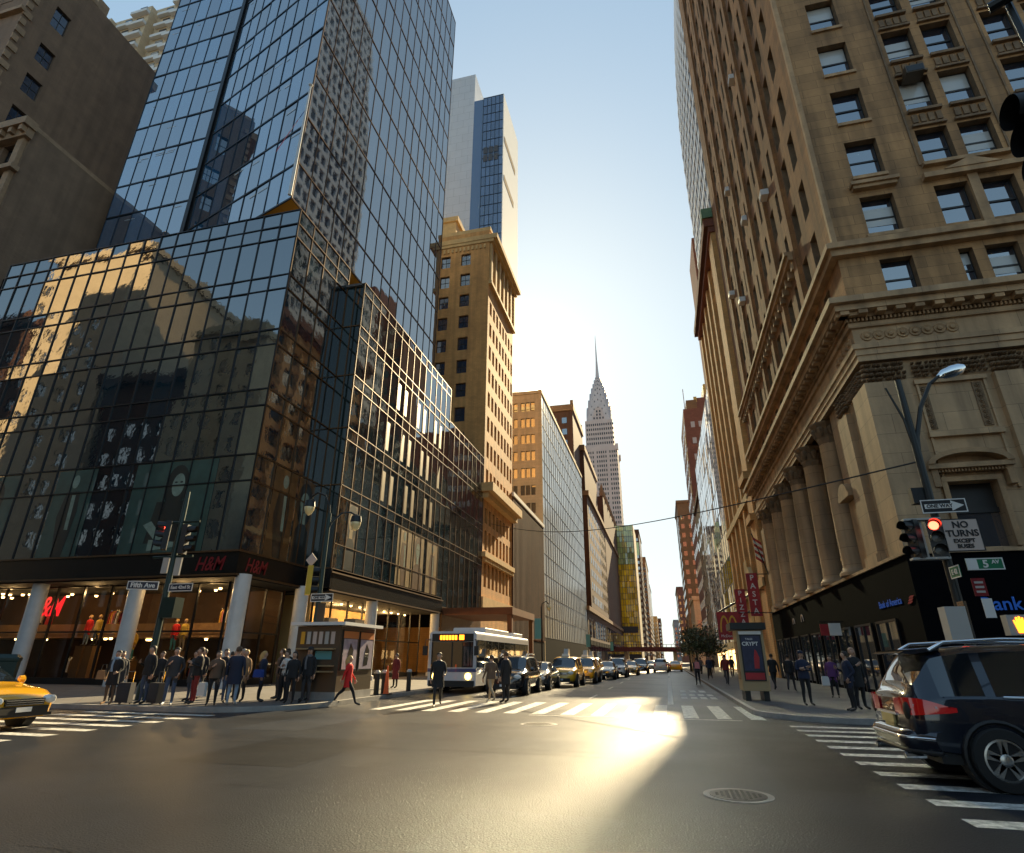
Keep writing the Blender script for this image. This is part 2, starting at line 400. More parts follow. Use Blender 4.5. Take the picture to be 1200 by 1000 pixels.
# the bright aureole round the sun, part of the sky itself
W.cycles.sampling_method = 'MANUAL'; W.cycles.sample_map_resolution = 4096
tc = _n(nt, 'ShaderNodeTexCoord'); dt = _n(nt, 'ShaderNodeVectorMath', operation='DOT_PRODUCT'); nt.links.new(tc.outputs['Generated'], dt.inputs[0])
dt.inputs[1].default_value = (math.sin(SKY_AZ)*math.cos(SUN_EL), math.cos(SKY_AZ)*math.cos(SUN_EL), math.sin(SUN_EL))
ac = _n(nt, 'ShaderNodeMath', operation='ARCCOSINE'); nt.links.new(dt.outputs['Value'], ac.inputs[0])
def lobe(width, amp):
    a = _n(nt, 'ShaderNodeMath', operation='MULTIPLY'); nt.links.new(ac.outputs[0], a.inputs[0]); a.inputs[1].default_value = -1/width
    e = _n(nt, 'ShaderNodeMath', operation='EXPONENT'); nt.links.new(a.outputs[0], e.inputs[0])
    s = _n(nt, 'ShaderNodeMath', operation='MULTIPLY'); nt.links.new(e.outputs[0], s.inputs[0]); s.inputs[1].default_value = amp
    return s
l1, l2 = lobe(.0072, 11000), lobe(.04, 1.6)
sm = _n(nt, 'ShaderNodeMath', operation='ADD'); nt.links.new(l1.outputs[0], sm.inputs[0]); nt.links.new(l2.outputs[0], sm.inputs[1])
cmb = _n(nt, 'ShaderNodeMix', data_type='RGBA', blend_type='MULTIPLY'); cmb.inputs[0].default_value = 1; cmb.inputs[6].default_value = (1, .80, .46, 1); nt.links.new(sm.outputs[0], cmb.inputs[7])
ad = _n(nt, 'ShaderNodeMix', data_type='RGBA', blend_type='ADD'); ad.inputs[0].default_value = 1; 
_sa = _n(nt, 'ShaderNodeVectorMath', operation='ADD'); nt.links.new(sky.outputs[0], _sa.inputs[0]); _sa.inputs[1].default_value = (3, 3, 3)
_sd = _n(nt, 'ShaderNodeVectorMath', operation='DIVIDE'); nt.links.new(sky.outputs[0], _sd.inputs[0]); nt.links.new(_sa.outputs[0], _sd.inputs[1])
_ss = _n(nt, 'ShaderNodeVectorMath', operation='SCALE'); nt.links.new(_sd.outputs[0], _ss.inputs[0]); _ss.inputs['Scale'].default_value = 3.0
nt.links.new(_ss.outputs[0], ad.inputs[6]); nt.links.new(cmb.outputs[2], ad.inputs[7])
tn = _n(nt, 'ShaderNodeMix', data_type='RGBA', blend_type='MULTIPLY'); tn.inputs[0].default_value = 1; tn.inputs[7].default_value = (1.08, 1.2, 1.2, 1); nt.links.new(ad.outputs[2], tn.inputs[6]); nt.links.new(tn.outputs[2], bg.inputs[0]); nt.links.new(bg.outputs[0], out.inputs[0])
sl = bpy.data.lights.new('sun', 'SUN'); sl.energy = 5; sl.angle = R(.5); sl.color = (1, .79, .46)  # aimed right of the sky's sun, standing in for sunlight bounced off glass
so = bpy.data.objects.new('sun', sl); COL.objects.link(so); so.location = (0, 0, 300)
so.rotation_euler = Vector((-math.sin(BOUNCE_AZ)*math.cos(SUN_EL), -math.cos(BOUNCE_AZ)*math.cos(SUN_EL), -math.sin(SUN_EL))).to_track_quat('-Z', 'Y').to_euler()
SC.view_settings.view_transform = 'Standard'; SC.view_settings.look = 'None'; SC.view_settings.exposure = 1.38; SC.view_settings.gamma = 1
cy = SC.cycles; cy.max_bounces = 8; cy.diffuse_bounces = 3; cy.glossy_bounces = 4; cy.transmission_bounces = 4; cy.transparent_max_bounces = 12; cy.sample_clamp_indirect = 4; cy.blur_glossy = 1.0

# ------------------------------------------------------------------ ground
KL, KR = -11.9, 2.45            # kerbs of the street
KFL, KFR = 16.9, 19.2           # kerbs of the avenue on the far side, left and right
g = MB()
xs = [-4000, -600, -120, -60, -30, -15, -8, 0, 8, 15, 30, 60, 120, 600, 4000]; ys = [-4000, -600, -100, -30, 0, 15, 30, 60, 120, 300, 700, 1500, 4000]
for i in range(len(xs)-1):
    for j in range(len(ys)-1): g.face([(xs[i], ys[j], 0), (xs[i+1], ys[j], 0), (xs[i+1], ys[j+1], 0), (xs[i], ys[j+1], 0)])
struct('road', g, 'asphalt')
def block_walk(name, x0, x1, y0, y1, corner, rad):
    """raised pavement with a rounded corner and a kerb strip; corner = which (x,y) corner is rounded"""
    cx, cy_ = corner; pts = []
    sx = 1 if cx == x0 else -1; sy = 1 if cy_ == y0 else -1
    ox, oy = cx + sx*rad, cy_ + sy*rad
    arc = [(ox - sx*rad*math.cos(t), oy - sy*rad*math.sin(t)) for t in [math.pi/2*i/8 for i in range(9)]]
    fx, fy = (x1 if sx == 1 else x0), (y1 if sy == 1 else y0)
    edge = [(cx, fy)] + arc + [(fx, cy_)]
    inner = [(ox - sx*(rad-.16)*math.cos(t), oy - sy*(rad-.16)*math.sin(t)) for t in [math.pi/2*i/8 for i in range(9)]]
    inner = [(cx + sx*.16, fy)] + inner + [(fx, cy_ + sy*.16)]
    mb = MB(); mb.face([(x, y, .14) for x, y in inner] + [(fx, fy, .14)], 0); struct(name, mb, 'sidewalk')
    k = MB()
    for i in range(len(edge)-1):
        (a, b_), (c, d) = edge[i], edge[i+1]; (e, f), (g_, h) = inner[i], inner[i+1]
        k.face([(a, b_, .145), (c, d, .145), (g_, h, .145), (e, f, .145)]); k.face([(a, b_, -.02), (c, d, -.02), (c, d, .145), (a, b_, .145)])
        k.face([(e, f, .145), (g_, h, .145), (g_, h, .1), (e, f, .1)])
    struct('kerb', k, 'kerb')
block_walk('sidewalk_shop_side', -700, KL, KFL, 1200, (KL, KFL), 3.2)
block_walk('sidewalk_bank_side', KR, 700, KFR, 1200, (KR, KFR), 2.6)
block_walk('sidewalk_behind_left', -700, KL, -700, -1.2, (KL, -1.2), 3)
block_walk('sidewalk_behind_right', KR, 700, -700, -1.2, (KR, -1.2), 3)
p = MB()
def stripe(x0, x1, y0, y1, z=.005):
    n = max(1, int(max(x1-x0, y1-y0)/1.2)); w = .012
    j = [RND.uniform(-w, w) for _ in range(4)]
    p.face([(x0+j[0], y0, z), (x1+j[1], y0, z), (x1+j[2], y1, z), (x0+j[3], y1, z)])
x = -9.9
while x < 2.2: stripe(x, x+.42, 19.7, 24.9); x += .93                  # crossing over the street
stripe(-4.3, 1.9, 19.25, 19.38)
y = 8.05
while y < 18.9: stripe(2.95, 7.6, y, y+.36); y += .99                  # crossing over the avenue, right
y = 2.2
while y < 16.5: stripe(-17.9, -13.2, y, y+.36); y += .99               # crossing over the avenue, left
stripe(-.14, .06, 25.4, 62); stripe(-.14, .06, 70, 180)
for yy in range(28, 160, 9): stripe(-3.55, -3.43, yy, yy+3); stripe(-7.1, -6.98, yy, yy+3)
for r in (29.2, 31.6):                                                 # worn lane lettering, too flat to read
    for k in range(4): stripe(.45+k*.42, .72+k*.42, r, r+1.5)
for k in range(3): stripe(.5+k*.5, .82+k*.5, 35, 37)
struct('road_markings', p, 'paint')
t = MB()                                                               # tar seams
for y0, x0, x1 in ((11.6, -9, 5), (15.9, -14, 9)):
    pts = [(x0 + (x1-x0)*i/14, y0 + RND.uniform(-.09, .09)) for i in range(15)]
    for i in range(14):
        (a, b_), (c, d) = pts[i], pts[i+1]; t.face([(a, b_, .003), (c, d, .003), (c, d+.03, .003), (a, b_+.022, .003)])
for _ in range(16):                                                    # wandering cracks
    x, y = RND.uniform(-11, 3), RND.uniform(3.5, 18); a = RND.uniform(-.5, .5) + (1.57 if RND.random() < .35 else 0); pts = [(x, y)]
    for i in range(RND.randint(8, 20)): a += RND.uniform(-.35, .35); x += math.cos(a)*.22; y += math.sin(a)*.22; pts.append((x, y))
    for (a0, b0), (c0, d0) in zip(pts, pts[1:]): t.face([(a0, b0, .003), (c0, d0, .003), (c0, d0+.01, .003), (a0, b0+.01, .003)])
struct('road_seams', t, 'asphalt_new')
t = MB()
for (x0, x1, y0, y1, k) in ((-8.2, -5.9, 9.2, 12.6, 0), (-3.4, -1.2, 12.2, 14.0, 1), (1.4, 2.9, 9.6, 15.0, 0), (-10.5, -8.6, 13.5, 18, 1), (-1.0, 1.2, 21, 27.5, 0), (-6, -4, 26, 38, 1), (-2.4, -.6, 5.2, 7.4, 1)):
    t.face([(x0, y0, .0024), (x1, y0+RND.uniform(-.1, .1), .0024), (x1, y1, .0024), (x0, y1+RND.uniform(-.1, .1), .0024)], k)
struct('road_patch', t, ('asphalt_new', 'asphalt_old'))
def manhole(x, y, r, label):
    o = thing('manhole_cover', label, 'manhole cover', (x, y, 0), 0, 'manhole covers in the roadway')
    a = MB(); a.lathe((0, 0, 0), [(r+.07, 0), (r+.07, .008), (r, .008), (r, .002)], 40); a.build('ring', 'kerb', o, world=False)
    c = MB(); c.lathe((0, 0, 0), [(r-.01, .0), (r-.01, .010), (r-.05, .014), (0.02, .014)], 40)
    for i in range(-4, 5):
        for j in range(-4, 5):
            if (i*i+j*j)**.5 < 4.2: q = r*.18; c.box(i*q-q*.3, i*q+q*.3, j*q-q*.3, j*q+q*.3, .013, .019)
    c.build('lid', 'iron', o, world=False)
manhole(.72, 9.0, .36, 'round iron manhole cover close to the camera with a pale ring')
manhole(-3.45, 16.7, .42, 'worn flat manhole cover in front of the street crossing')
# ------------------------------------------------------------------ left corner: glass tower over a shop podium
XA, X2, YW = -22.1, -20.6, 27.0
gt = thing('glass_tower', 'blue glass office tower with folded front over a dark glass podium at the left corner', 'office tower', (-32, 36, 0))
FWp, FAs, F2s = FW_(YW), FS_(XA), FS_(X2)
ZB0, ZB1, ZR = 5.75, 7.0, 29.4
flo = [7.0, 12.6, 16.8, 21.0, 25.2, 29.4]
# podium, avenue front
us = lin(-48.3, XA, 18)
zs = [7.0, 11.0, 12.6, 15.7, 16.8, 19.9, 21, 24.1, 25.2, 28.3, 29.4, 30.6]
curtain(gt, FWp, us, zs, 'podium_glass', 'mull_dark', .07, .06, .012, hz=None)
curtain(gt, FAs, lin(YW, 33.9, 4), zs, 'podium_glass', 'mull_bronze', .07, .06, .016)
curtain(gt, Fr((0, 33.9, 0), (1, 0, 0), (0, -1, 0)), [XA, XA+.75, X2], [7.0, 12.6, 16.8, 21, 25.2, 29.0], 'poster_glass', 'mull_bronze', .08, .06, .006)
curtain(gt, F2s, lin(33.9, 54, 14), [7.0, 8.6, 11.8, 12.6, 15.9, 16.8, 20.1, 21, 24.3, 25.2, 28.2, 29.1], 'podium_glass', 'mull_bronze', .045, .05, .014)
curtain(gt, F2s, lin(54, 66.9, 8), [6.2, 11.9, 12.6, 16.0, 16.8, 20.2, 21, 24.4, 25.4], 'podium_glass', 'mull_bronze', .05, .05, .014)
s = MB()
s.box(-48.3, -22.3, 27.2, 33.7, 29.0, 29.2); s.box(-48.3, -20.8, 33.7, 53.9, 28.8, 29.0); s.box(-40, -20.8, 54, 66.8, 25.1, 25.3)
s.build('roof_deck', 'rooftop', gt)
s = MB(); s.box(-48.6, -48.3, 27, 54, 5, 29.4); s.box(-48.3, -20.8, 53.8, 54, 5.7, 29); s.box(-40, -20.7, 66.6, 66.88, 5, 25.3); s.build('end_wall', 'black_stone', gt)
# black fascia band with its bronze edges
b = MB()
b.box(-48.3, XA+.12, YW-.12, YW+.1, ZB0, ZB1-.05); b.box(XA-.1, XA+.125, YW+.1, 34, ZB0, ZB1-.05)
b.box(XA+.125, X2+.12, 33.8, 34, ZB0, ZB1-.05); b.box(X2-.1, X2+.125, 34, 54.05, 5.6, 6.7)
b.build('fascia', 'band_black', gt)
b = MB()
for z in (ZB0-.06, ZB1-.05):
    b.box(-48.3, XA+.2, YW-.2, YW-.12, z, z+.09); b.box(XA+.125, XA+.2, YW-.12, 33.8, z, z+.09)
    zz = z if z < 6 else 6.7
    b.box(X2+.125, X2+.2, 33.8, 54.1, zz-.12 if z < 6 else zz, zz+.09 - (.12 if z < 6 else 0))
b.build('fascia_trim', 'mull_bronze', gt)
s = MB()
for A, a, z, sz in ((FWp, -23.75, 6.3, 1.05), (FAs, 28.4, 6.3, 1.05)):
    s.text(A, 'H&M', a, z, sz, .14, shear=.28, bold=.012, stretch=.8); s.cut()
build_each(s, 'shop_sign', 'red_dull', gt)
# tower above: two front planes that fold at a dark joint, bottom corner hanging over the podium
XT = -24.7; C = Vector((XT, 28.9, 0)); S_ = Vector((-39.6, 33.6, 0)); Lp = Vector((-49.9, 33.8, 0))
tz0 = 34.0; ZT = 98.2; fh = 3.98
zt = [tz0]; z = 37.6
while z < ZT: zt += [z]; z += fh
zt.append(ZT)
def slant(P0, P1):
    u = (P1-P0).normalized(); n = Vector((u.y, -u.x, 0)); return Fr(P0, u, n), (P1-P0).length
FR_, LR = slant(S_ + (C-S_).normalized()*.5, C); FL_, LL = slant(Lp, S_ - (S_-Lp).normalized()*.5)
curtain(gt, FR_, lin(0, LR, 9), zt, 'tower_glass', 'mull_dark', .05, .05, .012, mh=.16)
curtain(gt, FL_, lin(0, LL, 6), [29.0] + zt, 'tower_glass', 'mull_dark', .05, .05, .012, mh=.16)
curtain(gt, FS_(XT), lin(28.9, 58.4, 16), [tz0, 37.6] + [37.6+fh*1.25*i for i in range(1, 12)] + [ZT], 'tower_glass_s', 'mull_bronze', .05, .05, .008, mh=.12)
d = MB()
d.face([tuple(S_+Vector((-.6, .1, 28))), tuple(S_+Vector((.6, -.2, 28))), tuple(S_+Vector((.6, -.2, ZT))), tuple(S_+Vector((-.6, .1, ZT)))])
d.box(S_.x-.18, S_.x+.18, S_.y-.3, S_.y+.3, 28, ZT); d.build('joint', 'black_metal', gt)
d = MB(); d.face([tuple(p_+Vector((0, 0, ZT))) for p_ in (Lp, S_, C, Vector((XT, 58.4, 0)), Vector((-49.9, 58.4, 0)))])
d.face([tuple(p_) for p_ in (Lp+Vector((0, 0, 28)), Lp+Vector((0, 24, 28)), Lp+Vector((0, 24, ZT)), Lp+Vector((0, 0, ZT)))])
d.face([(-49.9, 58.39, 28), (XT-.02, 58.39, 28), (XT-.02, 58.39, ZT), (-49.9, 58.39, ZT)]); d.build('back_wall', 'blue_panel', gt)
d = MB(); d.face([tuple(p_+Vector((0, 0, tz0))) for p_ in (S_, C, Vector((XT, 58.4, 0)), Vector((-39.6, 58.4, 0)))]); d.build('soffit', 'orange_soffit', gt)
d = MB(); d.tube([S_+Vector((0, 0, tz0+.05)), C+Vector((0, 0, tz0+.05)), Vector((XT, 58.4, tz0+.05))], .09, 6); d.tube([C+Vector((.02, -.02, tz0)), C+Vector((.02, -.02, ZT))], .07, 6); d.build('edge_trim', 'mull_bronze', gt)
# window posters on the first floor
def poster(F, a0, a1, z0, z1, kind):
    w, h = a1-a0, z1-z0; mb = MB(); c = .02
    mb.quad(F, a0, a1, z0, z1, c, 0)
    if kind == 'face':
        cx, cz = a0+w*.5, z0+h*.72
        mb.prism(F, [(cx+math.cos(t)*h*.16, cz-h*.02+math.sin(t)*h*.26) for t in lin(0, 2*math.pi, 20)[:-1]], c, c+.004, 2)      # hair
        mb.prism(F, [(cx+math.cos(t)*h*.095*(1 if math.sin(t) > 0 else .85), cz-h*.03+math.sin(t)*h*.15) for t in lin(0, 2*math.pi, 20)[:-1]], c+.004, c+.008, 1)
        for s_ in (-1, 1): mb.prism(F, [(cx+s_*h*.04+math.cos(t)*h*.022, cz+math.sin(t)*h*.012) for t in lin(0, 2*math.pi, 10)[:-1]], c+.008, c+.01, 2)
        mb.prism(F, [(cx-h*.03, cz-h*.115), (cx+h*.03, cz-h*.115), (cx, cz-h*.13)], c+.008, c+.01, 2)
        mb.prism(F, [(cx-h*.04, cz-h*.13), (cx+h*.04, cz-h*.13), (cx+h*.05, cz-h*.26), (cx-h*.05, cz-h*.26)], c+.003, c+.006, 1)
        mb.prism(F, [(cx-w*.42, z0+.02), (cx+w*.42, z0+.02), (cx+w*.38, z0+h*.38), (cx+h*.06, z0+h*.46), (cx-h*.06, z0+h*.46), (cx-w*.38, z0+h*.38)], c+.005, c+.007, 2)
    elif kind == 'seated':
        cx, cz = a0+w*.55, z0+h*.78
        mb.prism(F, [(cx+math.cos(t)*h*.15, cz-h*.06+math.sin(t)*h*.24) for t in lin(0, 2*math.pi, 20)[:-1]], c, c+.004, 2)
        mb.prism(F, [(cx+h*.02+math.cos(t)*h*.08, cz-h*.05+math.sin(t)*h*.13) for t in lin(0, 2*math.pi, 20)[:-1]], c+.004, c+.008, 1)
        for s_ in (-1, 1): mb.prism(F, [(cx+h*.02+s_*h*.035+math.cos(t)*h*.02, cz-h*.02+math.sin(t)*h*.01) for t in lin(0, 2*math.pi, 10)[:-1]], c+.008, c+.01, 2)
        mb.prism(F, [(cx-w*.25, z0+h*.1), (cx+w*.22, z0+h*.1), (cx+w*.16, z0+h*.55), (cx-w*.2, z0+h*.55)], c+.003, c+.006, 2)
        mb.prism(F, [(a0+w*.25, z0+h*.3), (a0+w*.34, z0+h*.34), (a0+w*.52, z0+h*.16), (a0+w*.46, z0+h*.1)], c+.006, c+.009, 1)
        mb.prism(F, [(a0+w*.36, z0+h*.02), (a0+w*.72, z0+h*.06), (a0+w*.72, z0+h*.1), (a0+w*.36, z0+h*.14)], c+.006, c+.009, 1)
    elif kind == 'figure':
        cx = a0+w*.5
        mb.prism(F, [(cx+math.cos(t)*h*.05, z0+h*.86+math.sin(t)*h*.08) for t in lin(0, 2*math.pi, 14)[:-1]], c+.004, c+.007, 1)
        mb.prism(F, [(cx-h*.05, z0), (cx+h*.08, z0), (cx+h*.13, z0+h*.5), (cx+h*.1, z0+h*.74), (cx-h*.09, z0+h*.74), (cx-h*.14, z0+h*.45)], c+.004, c+.007, 2)
        mb.prism(F, [(cx+h*.02, z0+h*.3), (cx+h*.07, z0+h*.3), (cx+h*.05, z0+h*.7), (cx+h*.0, z0+h*.7)], c+.007, c+.009, 1)
    return mb
PT = ('poster_teal', 'poster_skin', 'poster_dark')
for a0, a1, k in ((-30.4, -24.6, 'seated'), (-36.4, -33.4, 'figure'), (-43.2, -39.6, 'face'), (-47.6, -44.2, 'face')):
    poster(FWp, a0, a1, 7.08, 12.5, k).build('window_poster', PT, gt)
for a0, a1, k in ((28.9, 31.2, 'figure'), (31.4, 33.2, 'face')): poster(FAs, a0, a1, 7.08, 12.5, k).build('window_poster', ('poster_brown', 'poster_skin', 'poster_dark'), gt)
for a0, a1, k in ((35.2, 36.6, 'face'), (43.4, 46.2, 'figure'), (46.4, 49, 'face'), (49.6, 52.6, 'figure')):
    poster(F2s, a0, a1, 7.1, 11.8, k).build('window_poster', ('poster_warm', 'poster_skin', 'poster_brown') if a0 > 40 else ('poster_brown', 'poster_warm', 'poster_dark'), gt)
b = MB()                                        # pale panels, lit slots of the upper storeys put into the colour
for (a, z) in [(39.8+i*1.44, zz) for zz in (13.0, 17.2, 21.4) for i in range(9) if (i*7+int(zz)) % 3]: b.quad(F2s, a, a+.5, z, z+2.4, .015); b.cut()
build_each(b, 'painted_lit_slot', 'poster_warm', gt)
# shop floor behind clear glass, round white columns outside
YG, XG = 28.6, -23.6
cl = MB()
for (x, y) in ((-21.95, 27.5), (-28.9, 27.6), (-36.0, 27.6), (-43, 27.6), (-22.0, 33.2), (-20.9, 40.6), (-20.9, 53.4)):
    c = MB(); c.lathe((x, y, .14), [(.42, 0), (.42, 5.65)], 20); c.lathe((x, y, .14), [(.56, 0), (.56, .3), (.43, .34)], 20); c.build('column', 'white_col', gt, smooth=40)
for F, a0, a1, n in ((FW_(YG), -48, XG, 12), (FS_(XG), YG, 33.5, 3), (FS_(-22.6), 35.5, 53.9, 8)):
    for i in range(n):
        u0, u1 = a0+(a1-a0)*i/n, a0+(a1-a0)*(i+1)/n
        w = MB(); w.quad(F, u0+.04, u1-.04, .5, 5.5, 0); w.build('shop_window', 'clear_glass', gt)
    f = MB()
    for u in lin(a0, a1, n): f.fb(F, u-.045, u+.045, .14, 5.6, -.06, .06)
    for z in (.14, 2.9, 5.5): f.fb(F, a0, a1, z, z+(.34 if z < 1 else .09), -.055, .055)
    f.build('shop_frame', 'black_metal', gt)
r = MB(); r.box(-48, XG, 33.6, 33.8, .14, 5.7); r.box(-48.3, -48.1, YG, 33.7, .14, 5.7); r.build('shop_wall', 'store_wall', gt)
r = MB(); r.box(-29, -27.4, 35.4, 53.9, .14, 5.6); r.box(-29, -22.7, 35.3, 35.5, .14, 5.6); r.build('lit_shop_wall', 'store_beige', gt)
r = MB(); r.box(-48, XG, YG, 33.6, .14, .16); r.box(-48, -22.6, 33.8, 53.9, .14, .16); r.build('shop_floor', 'store_floor', gt)
r = MB(); r.box(-48.2, XA+.1, YW, 34, 5.62, 5.72); r.box(-29, X2+.1, 34, 54, 5.5, 5.59); r.build('shop_ceiling', 'dark_room', gt)
r = MB(); r.box(-47.9, -24.5, 30.6, 33.5, 2.7, 2.95); r.box(-47.9, -24.5, 30.55, 30.6, 2.9, 3.5, 0); r.build('mezzanine', 'wood', gt)
s = MB(); s.text(FW_(29.4), 'H&M', -37.5, 4.45, 1.7, 0, shear=.28, bold=.02, stretch=.7); s.build('neon_sign', 'red_sign', gt)
for i in range(34):
    x, y, z = RND.uniform(-47, -24.3), RND.uniform(29.2, 32), RND.choice((5.45, 5.3, 2.55))
    s = MB(); s.lathe((x, y, z), [(.07, 0), (.1, .1)], 8); s.build('ceiling_spot', 'lit_warm', gt)
for i in range(12):
    s = MB(); s.lathe((-23.5, 36.4+i*1.45, 5.3), [(.07, 0), (.1, .1)], 8); s.build('ceiling_spot', 'lit_warm', gt)
def shoplamp(x, y, z, e, sz=.25):
    l = bpy.data.lights.new('shop_lamp', 'POINT'); l.energy = e; l.color = (1, .62, .25); l.shadow_soft_size = sz
    o = bpy.data.objects.new('shop_lamp', l); COL.objects.link(o); o.location = (x, y, z)
for x in (-44, -38, -32.5, -27): shoplamp(x, 31.4, 4.8, 14)
for x in (-40, -33.3, -27, -25): shoplamp(x, 28.85, 5.2, 55, .12)
for y in (38, 43, 48, 52): shoplamp(-25.2, y, 5.1, 230)
# clothes rails and counters inside the shop
cols = ('shop_red', 'shop_yellow', 'shop_pink', 'poster_teal', 'white_trim', 'wood', 'car_navy')
def rail(x, y, z, label, k):
    o = thing('clothes_rack', label, 'clothes rack', (x, y, z), 0, 'racks of clothes inside the shop')
    f = MB(); f.tube([(-.7, 0, 0), (-.7, 0, 1.45), (.7, 0, 1.45), (.7, 0, 0)], .025, 6); f.build('rail', 'chrome', o, world=False)
    for i in range(9):
        h = RND.uniform(.6, .95); m_ = MB(); xx = -.58+i*.145
        m_.prism(Fr((xx-.04, 0, 0), (0, 1, 0), (1, 0, 0)), [(-.22, 1.36-h), (.22, 1.36-h), (.2, 1.22), (.05, 1.4), (-.05, 1.4), (-.2, 1.22)], 0, .08); m_.build('garment', cols[(i+k) % 7], o, world=False)
k = 0
for x, y, z in ((-46, 30, .16), (-41.5, 30, .16), (-34.8, 30.2, .16), (-31.2, 30.2, .16), (-26.3, 30.4, .16), (-40, 31.4, 2.95), (-34, 31.6, 2.95), (-25.8, 31.8, 2.95)):
    k += 1
    rail(x, y, z, ('rack of hanging clothes on the shop floor behind column %s' % k if 0 else ['rack of clothes at the far left of the ground floor window', 'rack of clothes behind the green bin', 'rack of clothes just right of the second white column', 'rack of bright clothes behind the waiting crowd', 'rack of clothes beside the white corner column', 'upper floor rack of clothes under the red neon sign', 'upper floor rack of clothes over the crowd', 'upper floor rack of clothes near the corner'][k-1]), k)
# canopy next door
cn = thing('entrance_canopy', 'flat dark brown entrance canopy on square posts over the pavement behind the bus', 'canopy', (-17, 58, 0))
c = MB(); c.box(-20.6, -13.6, 54.3, 64, 5.45, 6.1); c.build('roof', 'copper', cn)
for x, y in ((-13.9, 54.6), (-13.9, 63.6)): c = MB(); c.box(x-.22, x+.22, y-.22, y+.22, .14, 5.44); c.build('post', 'copper', cn)
c = MB(); c.box(-20.7, -20.5, 54.2, 66.8, .14, 6.15); c.build('back_panel', 'poster_brown', cn)
b = MB()                                        # pale strips painted on the tower panes to pass for lit ceilings
for i in range(44):
    F, L_ = (FR_, LR) if i % 2 else (FL_, LL); a = RND.uniform(.3, L_-1.4); k = RND.randint(1, 12); b.quad(F, a, a+RND.choice((.5, .9, 1.2)), zt[k]-.55-.25*(i % 3), zt[k]-.47-.25*(i % 3)+.08*(i % 2), .02); b.cut()
build_each(b, 'painted_light_strip', 'win_blind', gt)
# ------------------------------------------------------------------ left: neighbours up the avenue (seen over the podium)
def shell(mb, X0, X1, Y0, Y1, Z0, Z1, skip='', m=0): mb.box(X0, X1, Y0, Y1, Z0, Z1, m, skip)
b1 = thing('stone_house', 'lower brown stone house with heavy bracketed cornice and blank side wall, left of the tower', 'building', (-56, 34, 0))
w = MB(); rc = wall_holes(w, FW_(26.6), -62, -51.6, 0, 46, [(-60.6, -58.9), (-57.6, -55.9), (-54.6, -52.9)], [(z, z+2.6) for z in (30, 34.4, 38.8, 42)], .5)
w.box(-62, -51.6, 26.6, 60, 0, 46, skip='w'); w.build('wall', 'brown_wall', b1)
windows(b1, rc)
c = MB(); c.box(-62, -51.2, 25.5, 26.6, 45.6, 46.4); c.box(-62, -51.4, 26, 26.6, 44.7, 45.6); c.box(-62, -51.4, 25.9, 26.6, 40.9, 41.4)
for i in range(9): c.box(-61.5+i*1.2, -61.1+i*1.2, 25.6, 26.2, 45.0, 45.58)
for x in (-58.25, -55.25, -52.2): c.box(x-.35, x+.35, 26.25, 26.6, 29, 44.7)
c.build('cornice', 'brown_trim', b1)
c = MB(); c.box(-62, -51.6, 26.7, 60, 46.02, 46.5); c.build('parapet', 'brown_trim', b1)
b2 = thing('brick_building', 'taller brown brick building with blank side wall and one column of windows', 'building', (-70, 34, 0))
w = MB(); rs = wall_holes(w, FS_(-62.05), 27, 70, 46.5, 77, [(29.4, 31.1)], [(48.4, 51), (53.2, 55.8), (58, 60.6), (62.8, 65.4), (68.5, 71.6)], .35)
w.box(-86, -62.05, 27, 70, 0, 77, skip='s'); rw = wall_holes(w, FW_(26.95), -84, -62.05, 40, 77, [(-83+i*3.3, -81.2+i*3.3) for i in range(6)], [(44+i*4.6, 46.8+i*4.6) for i in range(7)], .4)
w.build('wall', 'brown_wall', b2); windows(b2, rs+rw, style='quad')
c = MB(); c.box(-86, -61.6, 25.9, 27, 73.4, 74.6); c.box(-86, -61.8, 26.5, 27, 66.8, 67.3)
for i in range(22): c.box(-62.05, -61.9, 26.9, 27.5+.3*(i % 2), 47+i*1.3, 47.8+i*1.3)
c.build('cornice', 'brown_trim', b2)
c = MB(); c.box(-86, -62.0, 27.2, 33, 77, 77.6); c.box(-76, -62.4, 33, 34.4, 77, 79); c.build('parapet', 'brown_trim', b2)
b3 = thing('apartment_tower', 'sunlit cream apartment tower with bay fronts and window air conditioners far behind the brick building', 'building', (-100, 70, 0))
w = MB(); w.box(-150, -91, 70, 100, 0, 152); rr = []
for i in range(7):
    x = -136+i*6.2; F = FW_(69.5 if i % 2 else 67.9)
    w.box(x-2.4, x+2.4, 69.5 if i % 2 else 67.9, 70, 0, 150)
    for z in range(92, 150, 4): rr.append((F, x-1.0, x+1.0, z, z+2.1, -.05))
rs3 = [(FS_(-90.9), y, y+1.8, z, z+2.1, -.02) for y in (72, 76, 80, 84) for z in range(92, 150, 4)]
w.build('wall', 'cream_brick', b3); windows(b3, rr+rs3)
c = MB()
for i in range(7):
    x = -136+i*6.2
    for z in range(92, 150, 4): c.box(x-2.4, x+2.4, 66.9 if i % 2 == 0 else 68.6, 67.95 if i % 2 == 0 else 69.4, z-1.1, z-.2); c.cut()
build_each(c, 'balcony', 'white_trim', b3)

